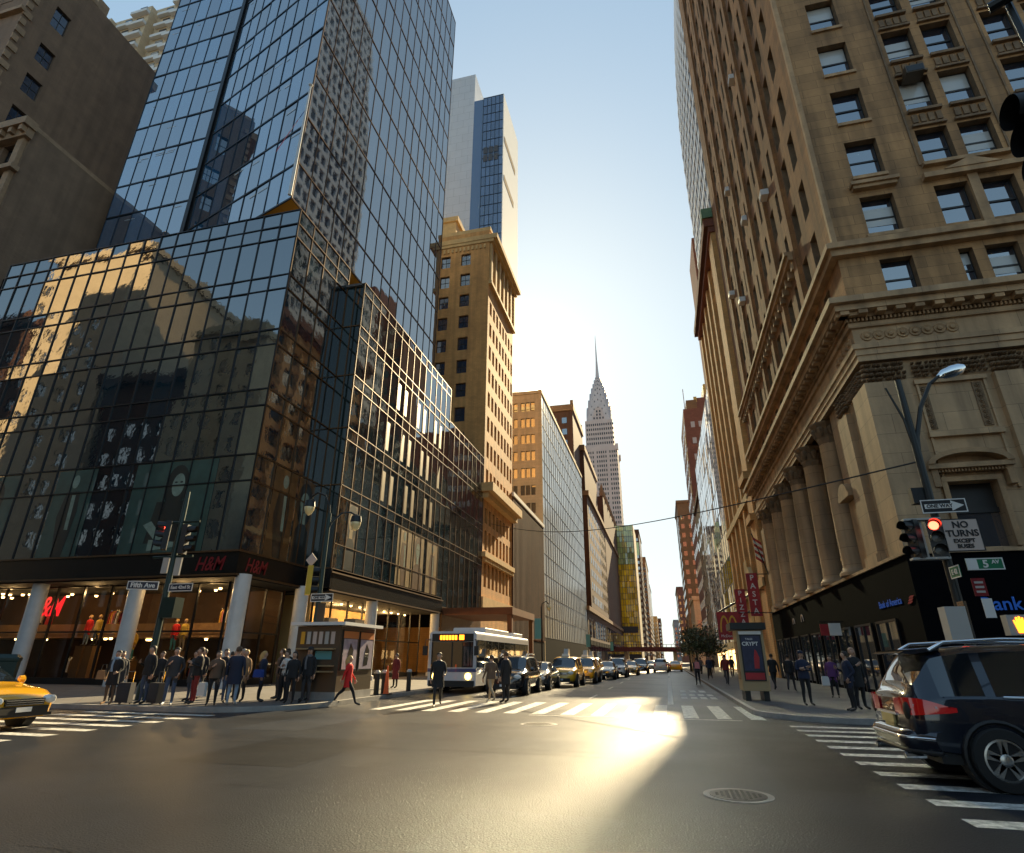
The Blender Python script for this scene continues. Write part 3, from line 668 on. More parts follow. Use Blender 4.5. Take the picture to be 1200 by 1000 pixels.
# ------------------------------------------------------------------ left: along the street
o4 = thing('ochre_building', 'tall ochre brick office block with deep cornice, between the glass podium and the copper front', 'building', (-27, 74, 0))
Y0, Y1, ZT4 = 67.0, 81.6, 62.2
w = MB(); FW4, FS4 = FW_(Y0), FS_(X2)
cw = [(-31.4, -29.9), (-28.2, -26.7), (-25.0, -23.5)]
rw = wall_holes(w, FW4, -35, X2, 25.6, ZT4, cw, [(27.3+i*3.62, 29.4+i*3.62) for i in range(9)], .3)
cs = [(67.9+i*1.75, 68.95+i*1.75) for i in range(8)]
rows = [(9.6, 12.4), (14.0, 16.4), (17.3, 19.2), (22.4, 24.4)] + [(26+i*3.62, 28.2+i*3.62) for i in range(7)]
rs = wall_holes(w, FS4, Y0, Y1, 7, 52.6, cs, rows, .35)
w.box(-35, X2, Y0, Y1, 0, ZT4, skip='sw'); w.quad(FW4, -35, X2, 0, 25.6); w.quad(FS4, Y0, Y1, 0, 7); w.build('wall', 'ochre', o4)
p4 = []
w = MB()
for i in range(7): w.fb(FS4, 67.25+i*2.3, 67.95+i*2.3, 52.6, 60, -.02, .35); w.cut()
w.fb(FS4, Y0-.02, Y1, 52.4, 52.9, 0, .5); build_each(w, 'pilaster', 'ochre_trim', o4)
w = MB(); wall_holes(w, FS4, Y0, Y1, 52.9, 60.2, [(68.05+i*2.3, 69.4+i*2.3) for i in range(6)], [(53.6, 56), (57, 59.4)], .4); w.quad(FS4, Y0, Y1, 60.2, ZT4); w.build('attic_wall', 'ochre', o4)
p4 = [(FS4, 68.05+i*2.3, 69.4+i*2.3, z, z+2.4, .4) for i in range(6) for z in (53.6, 57)]
c = MB(); c.box(-35.3, X2+1.25, Y0-.25, Y1+.6, 60.4, 61.2); c.box(-35.2, X2+.7, Y0-.15, Y1+.4, 59.9, 60.4); c.box(-35, X2+.1, Y0, Y1, 62.2, 62.8)
for i in range(22): c.box(-34.9+i*.64, -34.6+i*.64, Y0-.14, Y0, 58.9, 59.6)
c.build('cornice', 'ochre_trim', o4)
c = MB(); c.box(X2-.02, X2+1.5, Y0-.9, Y1+.4, 20.9, 22.0); c.box(X2-.02, X2+.8, Y0-.4, Y1+.2, 20.2, 20.9); c.box(X2-.02, X2+.5, Y0-.2, Y1, 13.0, 13.6); c.box(X2-.01, X2+.25, Y0, Y1, 7.2, 8.4)
for i in range(18): c.box(X2, X2+.4, Y0+.3+i*.8, Y0+.7+i*.8, 12.5, 13.0)
c.build('band_course', 'ochre_trim', o4)
windows(o4, rw+rs+p4, style='quad', limit=100)
pc = MB(); pc.box(-32.6, -29.6, 76, 80, 62, 74); pc.box(-33, -29.2, 75.7, 80.3, 73.4, 74.4); pc.build('roof_house', 'ochre_trim', o4)

o5 = thing('white_tower', 'very tall pale slab tower with blue glass corner rising behind the ochre block', 'skyscraper', (-45, 135, 0))
def slab(X0, X1, Y0, Y1, Z1, mt, nm='slab'): q = MB(); q.box(X0, X1, Y0, Y1, 0, Z1); return q.build(nm, mt, o5)
slab(-58, -46.4, 130, 150, 187, 'pale_panel'); slab(-46.4, -43.2, 130, 152, 174, 'blue_panel', 'glass_slab')
curtain(o5, FW_(129.7), lin(-43.1, -36.2, 5), lin(60, 174, 30), 'blue_panel', 'mull_dark', .12, .1, .01, names=('glass_corner', 'glass_grid'))
slab(-43.1, -36.3, 129.9, 149, 173.8, 'white_trim')
q = MB(); q.box(-36.3, -36.15, 129.5, 149.2, 0, 174); q.build('side_slab', 'white_trim', o5)
for i in range(11): q = MB(); zz = 92+i*7.4; q.quad(FW_(129.98), -56.6+(.1*i if i < 4 else .4), -55.2, zz, zz+3.4); q.build('window', 'blue_panel', o5)
q = MB()
for i in range(3):
    for j in range(2): q.quad(FW_(129.55), -42.6+i*1.7, -41.2+i*1.7, 146+j*3.2, 148.6+j*3.2)
q.build('louvre', 'line_dark', o5)
q = MB()
for (z, l) in ((154, 14), (138, 12)): q.fb(FS_(-36.14), 131, 131+l, z, z+2.4, 0, .1)
q.build('gold_strip', 'gold', o5)

o6 = thing('copper_building', 'low building with ribbed copper front and pale roof edge, before the cream block', 'building', (-27, 92, 0))
q = MB(); q.box(-40, X2, 81.7, 105.4, 0, 24.4); q.build('wall', 'copper', o6)
q = MB()
for i in range(30): q.fb(FS_(X2), 81.9+i*.79, 82.2+i*.79, 4.5, 24.3, 0, .18); q.cut()
build_each(q, 'rib', 'brown_tower', o6)
q = MB(); q.box(-40, X2+.3, 81.6, 105.5, 24.4, 25.0); q.build('roof_edge', 'white_trim', o6)
q = MB(); q.fb(FS_(X2), 81.8, 105.3, .2, 4.3, .02, .06); q.build('shop_front', 'black_stone', o6)

o7 = thing('cream_building', 'cream stone block with triple windows and a pale glass street front, under the sun', 'building', (-28, 130, 0))
w = MB(); rw = wall_holes(w, FW_(106.0), -33, -21.2, 22, 52.6, [(-32.2+i*3.6+j*1.05, -31.35+i*3.6+j*1.05) for i in range(3) for j in range(3)], [(24+i*3.55, 26+i*3.55) for i in range(8)], .3)
w.box(-33, -21.0, 106, 168, 0, 52.6, skip='w'); w.quad(FW_(106), -33, -21.2, 0, 22); w.build('wall', 'cream_stone', o7); windows(o7, rw, style='one')
curtain(o7, FS_(-20.7), lin(106.2, 168, 24), lin(5.2, 53.2, 13), 'white_glass', 'line_dark', .08, .06, .008, names=('glass_front', 'front_grid'))
q = MB(); q.box(-21.2, -20.65, 106, 106.3, 0, 53.6); q.box(-33, -20.5, 105.9, 168.1, 52.7, 53.4); q.build('edge_pier', 'cream_stone', o7)
q = MB(); q.fb(FS_(-20.9), 106.3, 168, 0.2, 5.2, .1, .25); q.build('base', 'black_stone', o7)

o8 = thing('brown_tower', 'stepped dark brown masonry tower in front of the spired skyscraper', 'skyscraper', (-30, 200, 0))
q = MB()
q.box(-40, -23.6, 175, 200, 0, 80); q.box(-40, -22.2, 190, 230, 0, 71); q.box(-40, X2-.3, 182, 330, 0, 52); q.box(-40, X2-.2, 240, 330, 0, 66); q.box(-40, X2, 169, 330, 0, 15)
rr = []
rr = [(FW_(174.9), -34+i*3.4, -32.4+i*3.4, z, z+2, -.02) for i in range(3) for z in range(34, 78, 4)] + [(FW_(168.9), -26.5+i*3, -25+i*3, 10, 13, -.02) for i in range(2)]
rr += [(FS_(X2-.29), y, y+1.6, z, z+2.2, -.02) for y in range(186, 326, 5) for z in range(18, 50, 4)]
q.build('wall', 'brown_tower', o8); windows(o8, rr, style='plain')
q = MB(); q.box(-40, -23.2, 174.6, 200.4, 78.4, 80.6); q.box(-40, -21.8, 189.6, 230.4, 69.4, 71.4); q.box(-40, X2+.4, 181.6, 330, 51, 52.6); q.box(-40, X2+.6, 168.6, 330, 14.4, 15.6)
q.build('cornice', 'ltbrown', o8)
for i in range(20): q = MB(); y0_ = 171+i*7.6; q.fb(FS_(X2), y0_, y0_+6.4, .3, 5.2, .01, .06, 0); q.fb(FS_(X2), y0_+.4, y0_+6, 7.6, 12.6, .01, .05, 0); q.fb(FS_(X2), y0_-.2, y0_+6.6, 5.4, 6.6, .02, .3, 1); q.build('shop_front', ('win_glass', 'black_stone'), o8)
q = MB()
for z, x in ((80, -23.6),):
    for y in (176, 199): q.box(x-.8, x+.2, y-.4, y+.4, z, z+2.5)
for y in range(240, 330, 12): q.lathe((X2-.6, y, 66), [(1, 0), (1, 2), (.3, 5)], 6)
q.build('roof_finial', 'ltbrown', o8)

# spired skyscraper
o9 = thing('spired_skyscraper', 'tall pale stone skyscraper with arched steel crown and needle spire', 'skyscraper', (-38, 445, 0))
q = MB(); q.box(-49.5, -24.4, 432, 460, 0, 158); q.box(-48.5, -26.6, 433, 459, 158, 181); q.box(-52, -22.6, 430, 462, 0, 60)
q.build('shaft', 'chrysler', o9)
rr = [(FW_(431.95), -48.6+i*1.66, -47.6+i*1.66, z, z+2.0, -.02) for i in range(15) for z in [62+3.75*k for k in range(25)] if i not in (4, 10)]
rr += [(FS_(-24.38), y, y+1.4, z, z+2, -.02) for y in range(434, 459, 3) for z in [62+3.75*k for k in range(25)]]
rr += [(FW_(432.95), -47.4+i*1.7, -46.4+i*1.7, z, z+2, -.02) for i in range(13) for z in (160, 164, 168, 172, 176)]
windows(o9, rr, style='plain', mats=('line_dark',), limit=100)
q = MB()
for x in range(-49, -24, 5): q.box(x-.4, x+.4, 431.6, 432, 60, 158)
for x in (-49.5, -24.4):
    for y in (432, 460): q.box(x-1.2, x+1.2, y-1.2, y+1.2, 154, 159)
q.build('pier', 'chrysler', o9)
# crown: stacked arched terraces on each side, narrowing upwards
def arch_shape(w, h, n=10): return [(-w/2, 0)] + [(-w/2*math.cos(t), h*math.sin(t)) for t in lin(0, math.pi, n)][1:-1] + [(w/2, 0)]
cx, cy9 = -37.6, 446
for k, (wd, z0, hh) in enumerate(((20, 172, 26), (17.2, 181, 24), (14.4, 189, 22), (11.6, 196.5, 19.5), (8.8, 203, 17), (6.4, 209, 14.5), (4.2, 214, 12))):
    q = MB()
    for F in (Fr((cx, cy9, z0), (1, 0, 0), (0, -1, 0)), Fr((cx, cy9, z0), (0, 1, 0), (1, 0, 0))):
        q.prism(F, arch_shape(wd, hh), -wd/2, wd/2, 0)
        if k == 0: q.prism(F, arch_shape(wd*.62, hh*.86), wd/2, wd/2+.15, 2)
        for t in [math.pi*(i+1)/8 for i in range(7)]:
            a, zz = -wd/2*.84*math.cos(t), hh*.84*math.sin(t); q.prism(F, [(a-.5, zz-.7), (a+.5, zz-.7), (a, zz+1)], wd/2+.02, wd/2+.2, 1)
    if k == 0:
        F = Fr((cx, cy9, z0), (1, 0, 0), (0, -1, 0))
        for a in (-3.6, -1.2, 1.2, 3.6):
            for zz in range(2, 19, 3):
                if abs(a) < 3 or zz < 14: q.quad(F, a-.6, a+.6, zz, zz+1.8, wd/2+.25, 1)
    q.build('crown_arch', ('steel', 'line_dark', 'chrysler'), o9, smooth=35)
q = MB(); q.tube([(cx, cy9, 222), (cx, cy9, 232), (cx, cy9, 242), (cx, cy9, 267)], [1.9, 1.2, .7, .12], 8); q.build('spire', 'steel', o9)

# glass hotel with its gold reflection painted in and the far end of the left side
oa = thing('glass_hotel', 'glass hotel, painted gold reflection, greenish top, low on the left before the vanishing point', 'hotel', (-24, 320, 0))
zz = lin(4, 68, 22)
q = MB(); q.box(-40, -12.3, 310.3, 340, 0, 67.8); q.build('core', 'line_dark', oa)
curtain(oa, FW_(310), lin(-30, -12.2, 15), zz[:16], 'gold_reflection_glass', 'line_dark', .14, .1, .03, names=('gold_reflection_glazing', 'glazing_grid'))
curtain(oa, FW_(310), lin(-30, -12.2, 15), zz[15:], 'green_glass', 'line_dark', .14, .1, .03, names=('green_glazing', 'glazing_grid'))
q = MB(); q.box(-12.3, -11.9, 309.8, 340, 0, 68.3); q.build('edge_pier', 'cream_stone', oa)
q = MB(); q.box(-27, -13, 309.4, 309.9, 14, 17); q.build('sign_band', 'line_dark', oa)
def far(name, label, X0, X1, Y0, Y1, Z, mt, wm='win_glass', top=None, step=4.):
    o = thing(name, label, 'building', ((X0+X1)/2, (Y0+Y1)/2, 0)); q = MB(); q.box(X0, X1, Y0, Y1, 0, Z); q.build('wall', mt, o)
    side = X1 if X1 < 0 else X0; F = FS_(side) if X1 < 0 else FN_(side); rr = []
    nx = max(1, int((X1-X0)/2.6)); 
    for i in range(nx):
        for k in range(int((Z-6)/step)): rr.append((FW_(Y0), X0+(i+.28)*(X1-X0)/nx, X0+(i+.72)*(X1-X0)/nx, 4+k*step, 6+k*step, -.03))
    for i in range(int((Y1-Y0)/6)):
        for k in range(int((Z-6)/step)): rr.append((F, Y0+2+i*6, Y0+5+i*6, 4+k*step, 6+k*step, -.03))
    windows(o, rr, style='plain', mats=(wm,), limit=60)
    q = MB(); q.box(X0-.4, X1+.4, Y0-.5, Y1, Z, Z+1.2); q.build('parapet', top or mt, o)
    return o
ob = far('slender_tower', 'thin dark tower with green glazed flank just right of the gold hotel', -22, -12.5, 420, 470, 87, 'brown_tower')
q = MB(); q.quad(FW_(419.8), -16.2, -13, 70, 79); q.build('green_glazing', 'green_glass', ob)
far('narrow_tower', 'narrow brown tower second to the right of the gold hotel', -22, -10.7, 480, 560, 77, 'ltbrown')
far('grey_tower', 'pale grey tower between the brown towers at the far left', -26, -10.9, 570, 640, 66, 'far_grey')
far('orange_house', 'low orange brick house at the far end of the left side', -24, -7.4, 655, 720, 43, 'ochre')
far('corner_house', 'small brown house farthest along the left side', -24, -4.2, 740, 900, 46, 'brown_tower')
# ------------------------------------------------------------------ right corner: stone bank block
XB, YB = 10.05, 27.0
bk = thing('bank_building', 'tall brown stone corner office block with columned bank storeys over a black base', 'office building', (30, 44, 0))
FB, FN = FW_(YB), FN_(XB)
YE, XE, ZTB = 60.0, 48.0, 112.0
fl = 3.83
win_rows = [(21.55+i*fl, 23.95+i*fl) for i in range(23)]
colW = [(11.75, 13.3)]; x = 15.15
while x < 44: colW += [(x, x+1.5), (x+1.98, x+3.5)]; x += 4.95
w = MB()
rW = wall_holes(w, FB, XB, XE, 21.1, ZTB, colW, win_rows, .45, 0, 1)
w.quad(FB, XB, XE, 17.4, 17.85); 
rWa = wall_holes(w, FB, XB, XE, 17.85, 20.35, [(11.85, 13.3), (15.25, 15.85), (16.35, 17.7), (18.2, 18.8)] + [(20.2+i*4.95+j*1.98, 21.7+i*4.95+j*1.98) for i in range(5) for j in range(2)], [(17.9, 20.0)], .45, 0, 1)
w.quad(FB, XB, XE, 20.35, 21.1)
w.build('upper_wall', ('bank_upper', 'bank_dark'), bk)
colN = []; y = 29.1
while y < YE-1.4: colN.append((y, y+1.05)); y += 2.12 if len(colN) % 2 else 2.5
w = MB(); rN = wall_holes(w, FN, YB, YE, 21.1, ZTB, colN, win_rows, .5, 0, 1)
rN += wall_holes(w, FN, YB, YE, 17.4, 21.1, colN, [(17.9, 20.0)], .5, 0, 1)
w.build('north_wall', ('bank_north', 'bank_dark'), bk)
w = MB()
for i in range(1, len(colN), 2):                                       # shallow ribs between the window pairs
    y0 = colN[i][1]+.35; w.fb(FN, y0, y0+.75, 21.1, ZTB, 0, .22); w.cut()
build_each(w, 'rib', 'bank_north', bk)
w = MB(); w.box(XB, XE, YB, YE, 0, ZTB, skip='wn'); w.build('rear_wall', 'bank_upper', bk)
windows(bk, rW+rN, limit=84); windows(bk, rWa, limit=16)
# corner bead, string courses, hoods, carved spandrels
t = MB()
t.box(XB-.08, XB+.16, YB-.08, YB+.16, 21.1, ZTB)
for (z0, z1, d) in ((20.35, 20.7, .35), (20.7, 21.0, .55), (21.0, 21.12, .42)): t.box(XB-d, XE, YB-d, YB, z0, z1); t.box(XB-d, XB, YB, YE, z0, z1)
for (z0, z1, d) in ((25.0, 25.35, .5), (25.35, 25.6, .68)): t.fb(FN, 33, YE, z0, z1, 0, d)
for i in range(28): t.fb(FN, 33.2+i*.96, 33.5+i*.96, 24.4, 25.0, 0, .36)
t.build('string_course', 'bank_trim', bk)
t = MB()
for (a0, a1) in [(11.6, 13.45)]: t.fb(FB, a0-.1, a1+.1, 24.35, 24.55, 0, .3); t.fb(FB, a0-.2, a1+.2, 24.55, 24.75, 0, .42); t.fb(FB, a0, a1, 21.3, 21.5, 0, .2); t.cut()
for i in range(6):
    a0 = 15.15+i*4.95
    t.fb(FB, a0-.4, a0+3.9, 24.3, 24.6, 0, .35); t.prism(FB, [(a0+.5, 24.6), (a0+3.0, 24.6), (a0+1.75, 25.15)], 0, .4); t.fb(FB, a0-.2, a0+3.7, 25.2, 25.4, 0, .25)
    t.fb(FB, a0+1.52, a0+1.96, 21.3, 24.3, 0, .12); t.cut()
build_each(t, 'window_hood', 'bank_trim', bk)
t = MB()
for i in range(6):
    a0 = 15.15+i*4.95
    for k in range(1, 20):
        z = 23.95+k*fl
        for (c0, c1) in ((a0-.05, a0+1.55), (a0+1.93, a0+3.55)):
            t.fb(FB, c0, c1, z+.16, z+.3, 0, .16); t.fb(FB, c0, c1, z+1.16, z+1.34, 0, .2)
            for j in range(4): t.fb(FB, c0+.12+j*.38, c0+.38+j*.38, z+.45, z+1.0, 0, .09)
        if k < 16: t.cut()
    t.fb(FB, a0-.32, a0-.22, 25.4, 100, 0, .06); t.fb(FB, a0+3.72, a0+3.82, 25.4, 100, 0, .06)
build_each(t, 'carved_spandrel', 'bank_dark', bk)
t = MB(); w = MB()
for (c0, c1) in colW[:1]:
    for k in range(1, 20): t.fb(FB, c0-.06, c1+.06, 21.3+k*fl, 21.5+k*fl, 0, .12); t.cut()
build_each(t, 'sill', 'bank_trim', bk)
# bank storeys: pilasters, columns, entablature
ZC = 5.75
w = MB()
hole = [(11.95, 13.75)]
rl = wall_holes(w, FB, XB, 15.0, ZC, 14.4, hole, [(ZC+.1, 8.55)], .5, 0)
w.quad(FB, 15, XE, ZC, 14.4); w.build('bank_wall', 'bank_lower', bk)
mbx = MB(); f0 = rl[0]; mbx.quad(FB, f0[1], f0[2], 7.4, f0[4], -.45, 1); mbx.quad(FB, f0[1], f0[2], f0[3], 7.4, -.45, 0); mbx.fb(FB, f0[1], f0[2], 7.3, 7.5, -.44, -.36, 1)
mbx.build('window', ('win_glass', 'win_frame'), bk)
w = MB(); RY = 1.5                                                     # colonnade: wall set back behind the columns
FR2 = FN_(XB+RY)
w.quad(FR2, 33.4, 57.4, ZC, 14.4); w.box(XB, XB+RY, 33.2, 33.4, ZC, 14.4); w.box(XB, XB+RY, 57.4, 57.6, ZC, 14.4)
w.quad(FN, YB, 33.2, ZC, 14.4); w.quad(FN, 57.6, YE, ZC, 14.4); w.build('colonnade_wall', 'bank_lower', bk)
for i in range(5):
    yc = 36.7+i*4.25; g_ = MB(); pts = [(yc-.95, 6.2), (yc+.95, 6.2)] + [(yc+.95*math.cos(t_), 11.6+.95*math.sin(t_)) for t_ in lin(0, math.pi, 10)]
    g_.prism(FR2, pts, .01, .05, 0); g_.fb(FR2, yc-.04, yc+.04, 6.2, 12.5, .05, .1, 1); g_.fb(FR2, yc-.95, yc+.95, 9.2, 9.4, .05, .1, 1); g_.build('arched_window', ('win_glass', 'win_frame'), bk)
def column(y):
    c = MB(); x = XB-.05+.0
    c.lathe((x+.15, y, ZC), [(.86, 0), (.86, .16), (.74, .3), (.7, .34), (.66, .5), (.66, 2.5), (.57, 7.3), (.6, 7.34)], 22)
    c.build('column', 'bank_lower', bk, smooth=40)
    k = MB(); k.lathe((x+.15, y, ZC+7.3), [(.58, 0), (.66, .35), (.62, .4), (.8, .8), (.7, .85), (.95, 1.2), (.95, 1.28)], 10)
    for t_ in range(8): a_ = t_*math.pi/4; k.lathe((x+.15+.72*math.cos(a_), y+.72*math.sin(a_), ZC+7.3+.85), [(.05, -.4), (.16, -.15), (.2, .05), (.1, .2)], 6)
    k.build('capital', 'bank_dark', bk)
for y in (34.6, 38.9, 43.2, 47.5, 51.8, 56.1): column(y)
t = MB()
for (y0, y1) in ((29.9, 31.4), (57.7, 59.2)): t.fb(FN, y0, y1, ZC, 13.1, 0, .3); t.fb(FN, y0-.12, y1+.12, ZC, ZC+.4, 0, .42); t.cut()
for (a0, a1) in ((XB-.3, 11.55), (14.85, 15.9), (19.8, 20.9), (24.8, 25.9), (29.8, 30.9)): t.fb(FB, a0, a1, ZC, 13.3, 0, .3); t.fb(FB, a0-.1, a1+.1, ZC, ZC+.35, 0, .42); t.cut()
t.box(XB-.3, XB, YB, 28.6, ZC, 13.3); t.cut()
for (a0, a1) in ((11.8, 14.6), ): 
    t.fb(FB, a0, a1, 10.55, 10.8, 0, .2); t.fb(FB, a0+.05, a0+.15, 8.2, 13.2, 0, .1); t.fb(FB, a1-.15, a1-.05, 8.2, 13.2, 0, .1); t.fb(FB, a0, a1, 13.1, 13.3, 0, .15)
build_each(t, 'pilaster', 'bank_lower', bk)
t = MB()                                                              # curved pediment, brackets, door surround
arc = [(12.85+1.55*math.cos(t_), 9.25+.62*math.sin(t_)) for t_ in lin(0, math.pi, 14)]; arc2 = [(12.85+1.3*math.cos(t_), 9.25+.42*math.sin(t_)) for t_ in lin(math.pi, 0, 14)]
t.prism(FB, arc+arc2, 0, .55); t.fb(FB, 11.3, 14.4, 9.05, 9.25, 0, .5)
for i in range(22): t.fb(FB, 11.55+i*.12, 11.61+i*.12, 8.92, 9.04, 0, .36)
for a in (11.4, 14.1): t.fb(FB, a, a+.24, 8.3, 9.05, 0, .38)
t.fb(FB, 11.75, 11.95, ZC+.1, 8.75, 0, .16); t.fb(FB, 13.75, 13.95, ZC+.1, 8.75, 0, .16); t.fb(FB, 11.75, 13.95, 8.55, 8.75, 0, .17); t.cut()
arc = [(31.9-2.0+.75*math.cos(t_), 9.6+.55*math.sin(t_)) for t_ in lin(0, math.pi, 12)]; t.prism(FN, [(a+2.5, z) for a, z in arc], 0, .5)
t.fb(FN, 31.5, 33.3, 9.35, 9.6, 0, .5); t.fb(FN, 31.7, 33.1, ZC+.1, 9.3, 0, .06)
build_each(t, 'pediment', 'bank_trim', bk)
t = MB()
cx_, cz_ = 17.2, 11.2
ring = [(cx_+1.75*math.cos(t_), cz_+1.75*math.sin(t_)) for t_ in lin(0, math.pi, 18)]; ring2 = [(cx_+1.35*math.cos(t_), cz_+1.35*math.sin(t_)) for t_ in lin(math.pi, 0, 18)]
t.prism(FB, ring+ring2, 0, .25); t.prism(FB, [(cx_-1.35, ZC)] + ring2 + [(cx_+1.35, ZC)], .01, .03, 1); t.build('arched_window', ('bank_trim', 'win_glass'), bk)
t = MB()                                                              # capitals and carved frieze
def leafy(F, a0, a1, z0, z1, n):
    n = n*2
    for i in range(n):
        a = a0+(a1-a0)*(i+.5)/n; h = (z1-z0)
        for zf, rr_ in ((.15, .1), (.4, .12), (.65, .13), (.9, .1)):
            P_ = F.P(a+RND.uniform(-.05, .05), z0+h*zf, .12); r_ = rr_*h*RND.uniform(.8, 1.15); t.lathe(P_, [(r_*.3, -.06), (r_, .0), (r_*.7, .12), (r_*.2, .2)], 7, ax=F.n)
    t.cut()
leafy(FB, XB-.3, 11.55, 13.35, 14.3, 5); leafy(FB, 11.8, 14.7, 13.4, 14.2, 8); leafy(FB, 14.85, 15.9, 13.35, 14.3, 4); leafy(FB, 16, 19.7, 13.4, 14.2, 9); leafy(FN, 29.9, 31.4, 13.35, 14.3, 4); leafy(FN, 27.2, 29.6, 13.4, 14.2, 6)
for a0, a1 in ((11.9, 12.25), (14.0, 14.35)):
    t.fb(FB, a0, a1, 10.95, 13.0, 0, .05)
    for k in range(8): t.lathe(FB.P((a0+a1)/2, 11.1+k*.25, .04), [(.13, 0), (.1, .05), (.05, .02), (.04, .08), (.01, .09)], 8, ax=FB.n)
    t.cut()
build_each(t, 'carved_capital', 'bank_dark', bk)
t = MB()
def ring_course(z0, z1, d, m=0): t.box(XB-d, XE, YB-d, YB+.02, z0, z1, m); t.box(XB-d, XB+.02, YB, YE, z0, z1, m)
for q_ in ((14.4, 14.7, .32), (14.7, 15.0, .38), (15.0, 15.25, .46), (15.25, 16.15, .26), (16.15, 16.4, .4)): ring_course(*q_)
ring_course(16.8, 17.12, 1.0); ring_course(17.12, 17.42, 1.25)
t.build('entablature', 'bank_lower', bk)
t = MB()
for i in range(200): 
    a = XB-.5+i*.17
    if a < 40: t.fb(FB, a, a+.09, 16.42, 16.58, 0, .52)
for i in range(190): t.fb(FN, YB-.4+i*.17, YB-.31+i*.17, 16.42, 16.58, 0, .52)
t.build('dentil', 'bank_trim', bk)
t = MB(); ring_course(16.6, 16.8, .55)
for i in range(36): t.fb(FB, XB-.8+i*.78, XB-.42+i*.78, 16.6, 16.79, 0, .95)
for i in range(40): t.fb(FN, YB-.8+i*.78, YB-.42+i*.78, 16.6, 16.79, 0, .95)
t.build('modillion', 'bank_trim', bk)
t = MB()
for F, a0, n in ((FB, XB+.3, 8), (FN, YB+.4, 5)):
    for i in range(n):
        a = a0+i*.5; t.lathe(F.P(a, 15.7, .26), [(.27, 0), (.24, .06), (.12, .02), (.1, .1), (.02, .12)], 12, ax=F.n); t.cut()
build_each(t, 'frieze_scroll', 'bank_trim', bk)
# black shop base
t = MB(); t.box(XB-.35, XE, YB-.35, YB+.3, .14, 5.6); t.box(XB-.35, XB+.3, YB+.3, YE, .14, 5.6); t.build('shop_base', 'black_stone', bk)
t = MB(); t.box(XB-.45, XE, YB-.45, YB-.2, 5.6, 5.74); t.box(XB-.45, XB-.2, YB-.2, YE, 5.6, 5.74); t.build('base_cap', 'bank_lower', bk)
FNs, FBs = FN_(XB-.35), FW_(YB-.35)
for i in range(9):
    y0 = 29.3+i*3.4; d_ = MB(); d_.quad(FNs, y0, y0+2.5, .3, 3.2, .02, 0); d_.fb(FNs, y0-.1, y0, .14, 3.3, .01, .09, 1); d_.fb(FNs, y0+2.5, y0+2.6, .14, 3.3, .01, .09, 1); d_.fb(FNs, y0+1.2, y0+1.28, .14, 3.2, .03, .08, 1); d_.fb(FNs, y0, y0+2.5, 3.2, 3.3, .01, .08, 1); d_.build('shop_front', ('win_glass', 'mull_dark'), bk)
t = MB(); t.text(FBs, 'Bank of America', 14.1, 3.62, .68, .03, m=0, bold=.008); t.text(Fr((XB-.35, 0, 0), (0, -1, 0), (-1, 0, 0)), 'Bank of America', -29.6, 3.95, .42, .03)
for k_ in range(3): t.prism(Fr((XB-.35, 0, 0), (0, -1, 0), (-1, 0, 0)), [(-27.6+k_*.12, 3.75+k_*.1), (-27.2+k_*.12, 3.75+k_*.1), (-27.0+k_*.12, 3.83+k_*.1), (-27.4+k_*.12, 3.83+k_*.1)], .02, .04, 1)
t.build('bank_sign', ('boa_blue', 'boa_red'), bk)
t = MB()
for (y, r_) in ((47.5, .42), (50.6, .36)): t.prism(FNs, [(y+r_*math.cos(a_), 4.2+r_*1.2*math.sin(a_)) for a_ in lin(0, math.pi, 10)] + [(y+r_*.75*math.cos(a_), 4.2+r_*.9*math.sin(a_)) for a_ in lin(math.pi, 0, 10)], .02, .06, 0)
t.build('shop_emblem', 'sign_tan', bk)
bs = thing('blade_sign', 'small square white and red sign hung on the black bank base above two men', 'sign', (XB-.9, 37.4, 3.2)); t = MB(); t.box(XB-1.15, XB-.55, 37.35, 37.43, 2.9, 3.55, 0); t.box(XB-1.6, XB-1.18, 37.35, 37.43, 2.9, 3.5, 1); t.build('panel', ('sign_white', 'shop_red'), bs)
t = MB(); t.tube([(XB-.35, 37.39, 3.62), (XB-1.6, 37.39, 3.62)], .025, 6); t.build('bracket', 'black_metal', bs)
# window air conditioners on the street side
ac0 = None
for i, (ci, k, lab) in enumerate(((5, 1, 'lowest of the window air conditioners on the side of the stone block'), (3, 3, 'window air conditioner nearest the corner of the stone block'), (6, 4, 'window air conditioner above the balcony ledge'), (9, 3, 'window air conditioner at mid height beside the rib'), (8, 6, 'window air conditioner high up on the side wall'), (11, 4, 'window air conditioner toward the far end of the stone block'), (4, 7, 'topmost of the window air conditioners'))):
    y = colN[ci][0]+.5; z = 21.55+k*fl
    if ac0 is None:
        ac0 = thing('air_conditioner', lab, 'air conditioner', (XB-.2, y, z), 0, 'window air conditioners on the stone block'); q = MB(); q.box(-.3, .35, -.4, .4, .0, .5); q.build('casing', 'white_trim', ac0, world=False); q = MB(); q.box(-.32, -.3, -.34, .34, .06, .44); q.build('grille', 'sig_grey', ac0, world=False)
    else: dup(ac0, (XB-.2, y, z), 0, lab)
q = thing('air_conditioner', 'window air conditioner in the paired windows on the front of the stone block', 'air conditioner', (15.9, YB-.1, 31.4), 0, 'window air conditioners on the stone block')
m_ = MB(); m_.box(-.45, .45, -.45, .35, 0, .5); m_.build('casing', 'kiosk_metal', q, world=False); m_ = MB(); m_.box(-.4, .4, -.47, -.45, .05, .45); m_.build('grille', 'sig_black', q, world=False)

